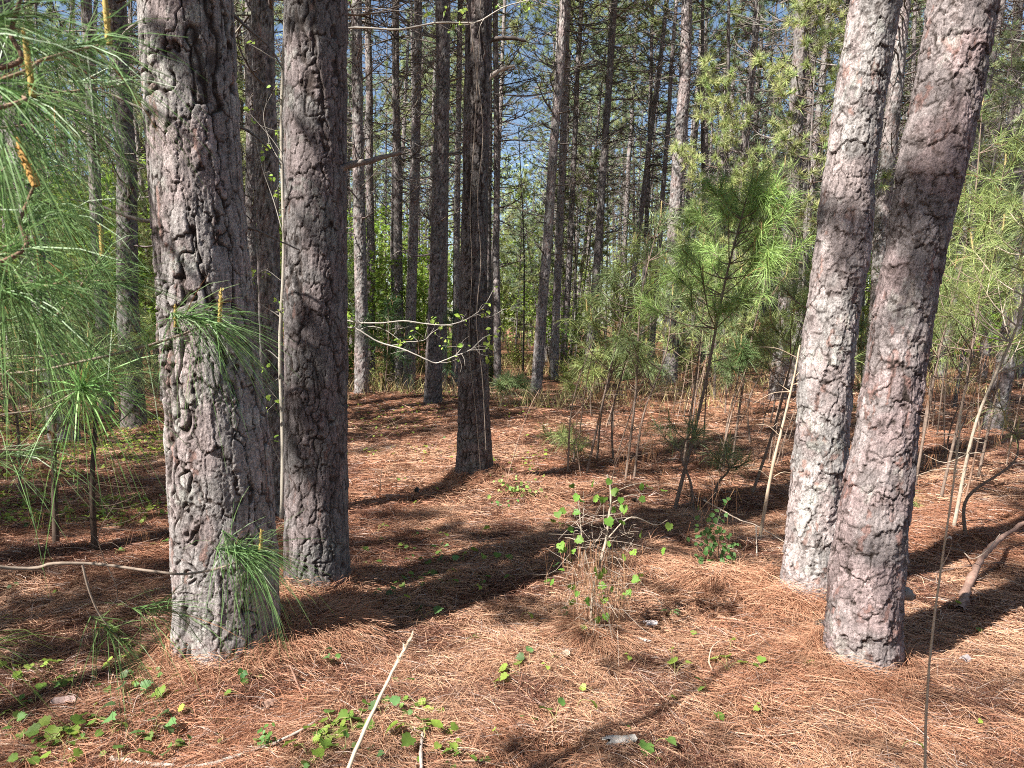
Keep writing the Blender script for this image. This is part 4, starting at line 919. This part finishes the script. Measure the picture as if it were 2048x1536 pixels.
# low yellow-green ground cover in the left middle distance
g = G(); n = 5200; yy = r.uniform(5.5, 14, n); px_ = r.uniform(-40, 345, n); xx = (px_-CX)/F*yy
n2 = 900; y2 = r.uniform(7, 16, n2); p2 = r.uniform(690, 1100, n2); xx = np.concatenate([xx, (p2-CX)/F*y2]); yy = np.concatenate([yy, y2])
cl = fbm(np.stack([xx*1.3, yy*1.3, 0*xx], -1), 2, 144); kp = cl > .52; xx, yy = xx[kp], yy[kp]; n = len(xx)
V, T = leaves(np.stack([xx, yy, gh(xx, yy)+r.uniform(.02, .09, n)], -1), unit(r.normal(0, 1, (n, 3))*[1, 1, .3]), unit(r.normal(0, .4, (n, 3))+[0, 0, 1]), r.uniform(.025, .055, n), OVAL[::2]*[1.8, 1], .2)
g.add(V, T, rep(np.clip(vary((.30, .38, .07), n, r, .2), 0, .8), 5)); o = g.build('ground_cover', M_LEAF); tag(o, 'low yellow-green leaves spreading over the litter at left', 'ground cover', kind='stuff')

# ------------------------------------------------------------------ vine clump, small shrubs
def leafy(px, py, label, name, pts, size, col, stems, stemcol=(.22, .15, .11), shape=GRAPE, cat='plant', hang=0, tangle=0):
    b = gp(px, py); b[2] = ghs(b[0], b[1]); Y0 = b[1]; root = empty(name, b, label, cat)
    g = G()
    for lst, rad in stems: stick_geo(g, np.array(pxl(lst, Y0))-b, rad, rad*.5, 18, 5, stemcol, .15)
    g.build('stem', M_TWIG, root, True)
    if tangle:
        g = G(); P_ = []
        for q in range(tangle):
            o_ = wp(px+r.normal(10, 32), py-r.uniform(10, 260), Y0+r.normal(0, .1))-b; d = unit(r.normal(0, 1, 3)*[1, .6, .6]); l = r.uniform(.06, .22)
            P_.append(smooth_poly([o_, o_+d*l*.5+r.normal(0, .02, 3), o_+d*l], 6))
        V, Q = tubes(P_, np.tile(np.linspace(.0016, .0008, 6), (len(P_), 1)), 3); g.add(V, Q, np.array((.40, .33, .27))); g.build('tangled_twig', M_TWIG, root, True)
    if hang:
        g = G(); O = np.array([wp(px+r.normal(5, 38), py-r.uniform(70, 210), Y0+r.normal(0, .08))-b for q in range(hang)])
        V, Q = ribbons(O, np.array([0, 0, -1.])+r.normal(0, .2, (hang, 3)), r.uniform(.10, .22, hang), .0022, .05, 2, r, .15); g.add(V, Q, rep(vary((.30, .17, .10), hang, r, .25), 6)); g.build('hanging_straw', M_STRAW, root)
    O = np.array([wp(x, y, Y0-r.uniform(.02, .12))-b for x, y in pts]); n = len(O)
    g = G(); V, T = leaves(O, unit(r.normal(0, .6, (n, 3))+[0, -.1, -.5]), unit(r.normal(0, .35, (n, 3))+[-.2, -.8, .6]), size*r.uniform(.7, 1.2, n), shape, .2, r)
    g.add(V, T, rep(np.clip(vary(col, n, r, .15, .05), 0, .8), len(shape)+1)); g.build('foliage', M_LEAF, root)
V5 = [(412, 165), (540, 150), (290, 270), (318, 310), (445, 305), (495, 290), (595, 255), (620, 290), (645, 350), (553, 380), (520, 450), (635, 470), (805, 300), (845, 210), (770, 195), (955, 240), (135, 400), (190, 385), (262, 400), (253, 540), (280, 605), (155, 640), (190, 665), (255, 690), (540, 640), (655, 740), (710, 700), (960, 680), (1000, 490), (780, 555), (240, 190), (715, 915), (650, 1040), (680, 1000), (450, 880), (490, 870), (455, 965), (460, 1040), (505, 1060), (545, 985), (405, 1185), (435, 1215), (500, 1185), (395, 1330), (380, 1095), (420, 860), (160, 845), (60, 935), (105, 935), (250, 960), (285, 1010), (240, 1080)]
leafy(1190, 1285, 'grape vine clump with heart shaped leaves on tangled dead stems, centre right', 'grape_vine', [(1080+.26*x, 920+.26*y) for x, y in V5], .038, (.16, .30, .05),
      [([(1188, 1290), (1183, 1220), (1192, 1160), (1212, 1080), (1222, 990), (1215, 950)], .010), ([(1190, 1180), (1165, 1080), (1158, 1010), (1150, 980)], .004), ([(1212, 1080), (1260, 1035), (1310, 1050), (1335, 1040)], .004), ([(1200, 1110), (1150, 1080), (1130, 1075)], .0025), ([(1215, 1010), (1262, 990), (1290, 1000), (1272, 975)], .003), ([(1222, 990), (1250, 975), (1300, 960)], .0025), ([(1225, 1095), (1260, 1140), (1325, 1210)], .002)], (.42, .35, .28), cat='vine', hang=520, tangle=170)
def cloud(cx, cy, sx, sy, n): return [(cx+r.normal(0, sx), cy+r.normal(0, sy)) for _ in range(n)]
leafy(1440, 1160, 'small dark green leafy shrub left of the leaning right pair', 'evergreen_seedling', cloud(1432, 1085, 26, 34, 95)+cloud(1478, 1140, 14, 10, 22)+cloud(1398, 1130, 14, 14, 18), .034, (.10, .20, .06),
      [([(1440, 1165), (1436, 1120), (1440, 1070), (1450, 1030)], .004), ([(1438, 1125), (1415, 1090), (1400, 1070)], .003), ([(1440, 1150), (1470, 1140), (1490, 1138)], .003)], shape=OVAL*[1.5, 1], cat='shrub', hang=60)
leafy(1040, 1010, 'little pale and dark leaved plant beside the foot of the middle pine', 'broadleaf_seedling', cloud(1030, 975, 24, 16, 60)+cloud(1045, 1010, 18, 14, 24), .036, (.26, .38, .10), [([(1040, 1012), (1035, 980), (1020, 960)], .003), ([(1040, 1010), (1055, 985), (1068, 970)], .003)], shape=OVAL*[1.5, 1], cat='plant')
leafy(535, 1475, 'small upright dark green weed in the bottom left foreground', 'broadleaf_seedling', cloud(537, 1478, 9, 16, 30), .022, (.14, .28, .07), [([(537, 1500), (537, 1462)], .002)], shape=OVAL*[1.2, 1], cat='plant')
leafy(487, 1362, 'low dark green rosette in front of the thick left pine', 'broadleaf_seedling', cloud(487, 1352, 12, 9, 22), .026, (.10, .24, .07), [([(487, 1365), (487, 1348)], .002)], shape=OVAL*[1.3, 1], cat='plant')
leafy(985, 1025, 'tiny green sprig right of the middle pine foot', 'broadleaf_seedling', cloud(1012, 1012, 10, 8, 14), .03, (.12, .26, .07), [([(1000, 1028), (1012, 1010)], .002)], shape=OVAL*[1.3, 1], cat='plant')

# ------------------------------------------------------------------ sticks, stalks, cones, bark
def stick(pts, r0, r1, label, col=(.30, .24, .20), name='fallen_stick', knobs=.2, lift=.02, cat='stick', lifts=None, m=M_TWIG, group=None, sides=7):
    W_ = []
    for i, (x, y) in enumerate(pts):
        if lifts and lifts[i] is not None and lifts[i] > 1: W_.append(wp(x, y, lifts[i])); continue
        p = gp(x, y); z = ghs(p[0], p[1])+lift+(lifts[i] if lifts and lifts[i] else 0); W_.append(gp(x, y, z))
    W_ = np.array(W_); o_ = W_[0].copy(); g = G(); stick_geo(g, W_-o_, r0, r1, max(12, 5*len(pts)), sides, col, knobs, int(abs(pts[0][0])))
    o = g.build(name, m, None, True); o.location = [float(v) for v in o_]; return tag(o, label, cat, group)
stick([(220, 1516), (300, 1529), (400, 1532), (500, 1503), (590, 1467), (645, 1430), (675, 1395), (712, 1335)], .0085, .003, 'long knobbly grey twig curving along the bottom left', (.40, .34, .29))
stick([(843, 1545), (842, 1500), (845, 1466)], .008, .005, 'short grey stub standing at the bottom centre', (.40, .33, .29))
stick([(845, 1480), (860, 1450)], .003, .002, 'thin curved twig beside the grey stub at the bottom', (.4, .3, .24))
stick([(1228, 1192), (1245, 1222), (1268, 1245), (1285, 1262), (1295, 1292)], .009, .006, 'crooked brown stick right of the grape vine', (.30, .17, .11))
stick([(820, 1207), (860, 1212), (900, 1220), (942, 1223)], .006, .003, 'dark straight stick in the tree shadow at centre left', (.13, .09, .07))
stick([(1408, 1001), (1440, 1018), (1480, 1040), (1515, 1052), (1572, 1086)], .0065, .003, 'pale peeled branch propped left of the leaning right pair', (.50, .40, .32), lifts=[.16, .12, .1, .06, .02])
stick([(1512, 1052), (1513, 1080), (1514, 1112)], .005, .004, 'short pale prop stick under the peeled branch', (.50, .40, .32), lifts=[.09, .04, 0])
stick([(1919, 1222), (1938, 1170), (1958, 1125), (1985, 1092), (2010, 1070), (2075, 1030)], .026, .012, 'thick brown fallen limb rising to the right edge', (.30, .19, .15), lifts=[0, .03, .06, .1, .14, .22], name='fallen_limb', cat='limb')
stick([(1860, 1148), (1905, 1138), (1960, 1128), (2000, 1125)], .007, .003, 'dark twig lying under the thick fallen limb', (.16, .11, .09))
stick([(1845, 1165), (1900, 1185), (1985, 1178)], .006, .003, 'second dark twig in the shade right of the leaning pair', (.15, .10, .08))
stick([(1928, 1105), (1945, 1118), (1975, 1100), (2000, 1068)], .004, .002, 'pale curved twig arching over the fallen limb', (.48, .38, .3), lifts=[.02, .1, .15, .2])
stick([(1425, 1340), (1418, 1322), (1424, 1295), (1440, 1281)], .0035, .002, 'hooked tan twig on the sunny straw near the leaning pair', (.50, .38, .28), lifts=[0, .02, .04, .05])
stick([(1610, 1350), (1690, 1362), (1720, 1368)], .004, .002, 'thin stick at the foot of the nearest right trunk', (.30, .18, .12))
stick([(1080, 1460), (1120, 1452), (1160, 1448)], .005, .003, 'small tan stick in the lower centre', (.42, .30, .22))
stick([(1230, 1440), (1255, 1452), (1285, 1458)], .006, .003, 'curved tan stick right of the lower centre', (.42, .28, .20))
stick([(1215, 1336), (1220, 1350)], .007, .005, 'dark stub of twig in the shade below the vine', (.12, .08, .06))
stick([(580, 1330), (600, 1380), (625, 1430)], .005, .003, 'brown twig sloping down in front of the big left pair', (.26, .15, .11))
stick([(130, 1360), (100, 1440), (75, 1500)], .004, .002, 'thin twig sloping through the bottom left leaves', (.24, .16, .12))
stick([(25, 1310), (28, 1345), (22, 1390)], .004, .003, 'grey twig at the left edge of the foreground', (.3, .25, .22))
rs = np.random.default_rng(12)
for i in range(30):
    px = rs.uniform(20, 2030); py = rs.uniform(900, 1530) if i < 20 else rs.uniform(800, 920)
    a = rs.uniform(0, math.pi); l = rs.uniform(.08, .35); p = gp(px, py); s_ = F/p[1]*l
    pts = [(px+math.cos(a)*s_*t, py+math.sin(a)*s_*t*.35+rs.normal(0, s_*.04)) for t in (-.5, 0, .5)]
    mk = min(MARKS, key=lambda m: (MARKS[m][0]-px)**2+((MARKS[m][1]-py)*1.3)**2); kk = used.get(mk, 0); used[mk] = kk+1
    stick(pts, rs.uniform(.002, .005), .0015, f'small dead twig on the straw, {ORD[kk]} of those around {mk}', tuple(np.array((.34, .24, .18))*rs.uniform(.5, 1.5)), group='small dead twigs on the straw', sides=5)
# dead stems standing in the middle ground
def stem(pts, Y0, r0, r1, label, col, name='dead_stem', twigs=6, m=M_GRASS):
    P = np.array(pxl(pts, Y0)); b = P[0].copy(); b[2] = ghs(b[0], b[1]); root = empty(name, b, label, 'dead stem'); P = P-b; P[0][2] = min(P[0][2], -.02)
    g = G(); PP = stick_geo(g, P, r0, r1, 26, 7, col, .1); g.build('stem', m, root, True)
    for q in range(twigs):
        k = r.integers(6, 25); d = unit(np.array([r.choice([-1, 1])*r.uniform(.5, 1), r.normal(0, .4), r.uniform(-.3, .5)])); l = r.uniform(.1, .32); g = G()
        stick_geo(g, [PP[k], PP[k]+d*l*.5+[0, 0, .03], PP[k]+d*l], r0*.3, .0012, 8, 4, col); g.build('twig', m, root, True)
b = gp(1516, 1095); stem([(1516, 1098), (1530, 1015), (1545, 934), (1562, 865), (1577, 802), (1590, 745), (1600, 690)], b[1], .013, .006, 'pale tan dead sapling stem slanting up beside the pale leaning trunk', (.52, .40, .29), twigs=9)
b = gp(1005, 985); stem([(1005, 990), (1022, 930), (1040, 870), (1060, 815), (1078, 780)], b[1], .006, .003, 'thin bare stem slanting right of the middle pine foot', (.34, .23, .17), twigs=4)
b = gp(1660, 1080); stem([(1895, 1100), (1930, 1000), (1965, 840)], b[1]+.9, .012, .007, 'brown bare stem leaning right beyond the nearest right trunk', (.28, .18, .13), twigs=5)
b = gp(280, 1105); stem([(190, 1240), (235, 1190), (205, 1110), (200, 1060), (262, 960)], b[1]*.8, .003, .0015, 'wiry bent twig standing left of the thick left pine', (.36, .28, .22), twigs=4)
for i, (x0, y0, x1, y1) in enumerate([(1163, 960, 1158, 800), (1560, 940, 1588, 820), (1130, 850, 1190, 760), (700, 905, 770, 880), (760, 985, 765, 930), (715, 880, 820, 830), (1290, 900, 1240, 800), (1330, 960, 1300, 860), (1215, 990, 1260, 880), (1400, 900, 1370, 780), (1320, 880, 1350, 760), (1470, 870, 1510, 740)]):
    b = gp(x0, y0); stem([(x0, y0+3), ((x0+x1)/2+r.normal(0, 8), (y0+y1)/2+r.normal(0, 8)), (x1, y1)], b[1], .005, .002, ['bare twiggy stem in the pine thicket', 'bare twiggy stem left of the leaning pair', 'slanting bare stem behind the leftmost thicket pine', 'low dead twig right of the straight dark trunk', 'upright dead twig left of the middle pine', 'arched dead branch behind the straight dark trunk', 'leaning dead stem inside the thicket', 'dead stem crossing behind the thicket', 'dark dead stem near the vine', 'dead stem in the back of the thicket', 'second dead stem in the back of the thicket', 'dead stem right of the thicket back'][i], (.24, .17, .13), twigs=9, m=M_TWIG)
rt_ = np.random.default_rng(321)
for i in range(34):
    x0 = rt_.uniform(1120, 1600) if i < 22 else rt_.uniform(1850, 2040); y0 = rt_.uniform(800, 960); ln = rt_.uniform(90, 420)*(.6 if y0 < 860 else 1); sl_ = rt_.uniform(.02, .38)
    b = gp(x0, y0); stem([(x0, y0+3), (x0+ln*sl_*.45+rt_.normal(0, 6), y0-ln*.5), (x0+ln*sl_, y0-ln)], b[1], rt_.uniform(.006, .013), .003, f'bare thin sapling stem, {ORD[i]} of those scattered in and right of the thicket', tuple(np.array((.30, .22, .17))*rt_.uniform(.4, 1.3)), twigs=8, m=M_TWIG)
# foreground dry grass stalks
root = empty('grass_stalk', wp(640, 1700, .95), 'blurred straw coloured grass stalk at the bottom, left of centre', 'grass stalk'); o0 = np.array(root.location)
g = G(); stick_geo(g, [wp(640, 1700, .95)-o0, wp(697, 1536, 1.0)-o0, wp(755, 1405, 1.05)-o0, wp(800, 1315, 1.1)-o0, wp(822, 1275, 1.12)-o0], .0036, .0016, 24, 6, (.62, .50, .36), .15); g.build('stem', M_GRASS, root, True)
g = G(); P = smooth_poly([wp(795, 1325, 1.09)-o0, wp(822, 1275, 1.12)-o0], 40); V, T = spikes(P, np.tile(unit(P[-1]-P[0]), (40, 1))+r.normal(0, .45, (40, 3)), .014, .0035, r); g.add(V, T, np.array((.60, .48, .36))); g.build('seed_head', M_GRASS, root)
Yg = 1.75
root = empty('grass_stalk', gp(1850, 1536+360), 'tall dry grass stalk with curled leaf in front of the right side', 'grass stalk'); o0 = np.array(root.location)
g = G(); stick_geo(g, [np.array([0, 0, 0.]), wp(1850, 1536, Yg)-o0, wp(1855, 1380, Yg)-o0, wp(1868, 1240, Yg)-o0, wp(1886, 1110, Yg)-o0, wp(1905, 980, Yg)-o0, wp(1921, 850, Yg)-o0], .0036, .002, 34, 6, (.60, .46, .34), .08); g.build('stem', M_GRASS, root, True)
g = G(); P = smooth_poly([wp(1908, 960, Yg)-o0, wp(1922, 830, Yg)-o0], 46); V, T = spikes(P, np.tile(unit(P[-1]-P[0]), (46, 1))+r.normal(0, .25, (46, 3)), .022, .004, r); g.add(V, T, np.array((.72, .62, .48))); g.build('seed_head', M_GRASS, root)
g = G(); lst = [(1888, 1112), (1893, 1078), (1904, 1078), (1897, 1108), (1880, 1138), (1868, 1160), (1856, 1152)]
P = smooth_poly([wp(x, y, Yg-.01)-o0 for x, y in lst], 30); s_ = np.array([.5, .8, .2]); s_ = s_/np.linalg.norm(s_)*.006*np.sin(np.linspace(.5, 3.0, 30))[:, None]
V = np.stack([P-s_, P+s_], 1).reshape(-1, 3); g.add(V, [[2*i, 2*i+1, 2*i+3, 2*i+2] for i in range(29)], np.array((.62, .48, .38))); g.build('curled_leaf', M_GRASS, root, True)
# cones
def cone(px, py, label, L=.07, z=None, Y0=None, col=(.30, .24, .20)):
    p = wp(px, py, Y0) if Y0 else gp(px, py)
    if not Y0: p[2] = ghs(p[0], p[1])+.03
    g = G(); n = 90; k = np.arange(n); t = k/n; a = k*2.4; rr = L*.42*np.sin(np.clip(t*1.1+.1, 0, 1)*math.pi)**.7+.004
    ctr = np.stack([0*t, 0*t, t*L-L/2], -1); rd = np.stack([np.cos(a), np.sin(a), .5+t], -1)
    V, T = leaves(ctr+unit(rd)*(rr*.25)[:, None], unit(rd), np.tile([0, 0, 1.], (n, 1))-rd*.2, rr*.95, OVAL*[1.5, 1], .3); g.add(V, T, rep(vary(col, n, r, .2), len(OVAL)+1))
    o = g.build('pine_cone', M_TWIG); o.location = [float(v) for v in p]; o.rotation_euler = (1.2, .4, .7); tag(o, label, 'pine cone')
cone(1641, 1292, 'grey scaly cone at the left foot of the nearest right trunk', .075, col=(.42, .38, .33))
cone(1268, 1012, 'dark cone among the dead straw of the grape vine', .06)
cone(833, 985, 'brown cone lying left of the middle pine', .06)
# pale bark flakes and dead leaves
def flake(px, py, L, W_, rot, label, col):
    g = G(); rr = np.random.default_rng(int(px)); m = 11; n_ = 6; xs = np.linspace(-.5, .5, m); ys = np.linspace(-.5, .5, n_); XX, YY = np.meshgrid(xs, ys)
    ed = 1+.18*rr.normal(size=XX.shape)*(np.abs(XX) > .4); Pt = np.stack([XX*L*ed, YY*W_*(1-.5*XX**2), .35*W_*(1-(2*YY)**2)+rr.normal(0, .002, XX.shape)], -1)
    Pb = Pt-[0, 0, .006]; V = np.concatenate([Pt.reshape(-1, 3), Pb.reshape(-1, 3)]); i_ = np.arange(m*n_).reshape(n_, m); q = np.stack([i_[:-1, :-1], i_[:-1, 1:], i_[1:, 1:], i_[1:, :-1]], -1).reshape(-1, 4)
    rim = list(i_[0])+list(i_[1:, -1])+list(i_[-1, ::-1][1:])+list(i_[::-1, 0][1:-1]); k = m*n_
    side = [[rim[a], rim[(a+1) % len(rim)], rim[(a+1) % len(rim)]+k, rim[a]+k] for a in range(len(rim))]
    g.add(V, np.concatenate([q, (q+k)[:, ::-1], np.array(side)]), np.array(col)); o = g.build('bark_flake', M_TWIG, None, True); p = gp(px, py); p[2] = ghs(p[0], p[1])+.028; o.location = [float(v) for v in p]; o.rotation_euler = (.12, .1, rot); tag(o, label, 'bark flake', 'bark flakes and scraps on the straw')
flake(1237, 1494, .115, .04, .25, 'pale white chunk of rotten bark at the bottom centre right', (.46, .42, .38))
flake(535, 1425, .06, .045, 1.1, 'flat brown bark scrap near the bottom left', (.32, .20, .15)); flake(128, 1408, .07, .04, .4, 'pinkish grey bark scrap among the bottom left leaves', (.42, .30, .27))
flake(1300, 1258, .07, .04, .2, 'whitish scrap beside the crooked brown stick', (.55, .48, .46)); flake(1130, 1330, .05, .035, .9, 'tan scrap of bark in the centre foreground', (.48, .36, .27))
flake(1280, 1298, .09, .015, -.5, 'splintered white wood sliver below the crooked stick', (.60, .50, .44)); flake(1930, 1335, .06, .04, .7, 'grey bark scrap right of the nearest right trunk', (.34, .30, .30)); flake(770, 1290, .05, .03, 1.9, 'small brown scrap left of the centre', (.26, .15, .11))
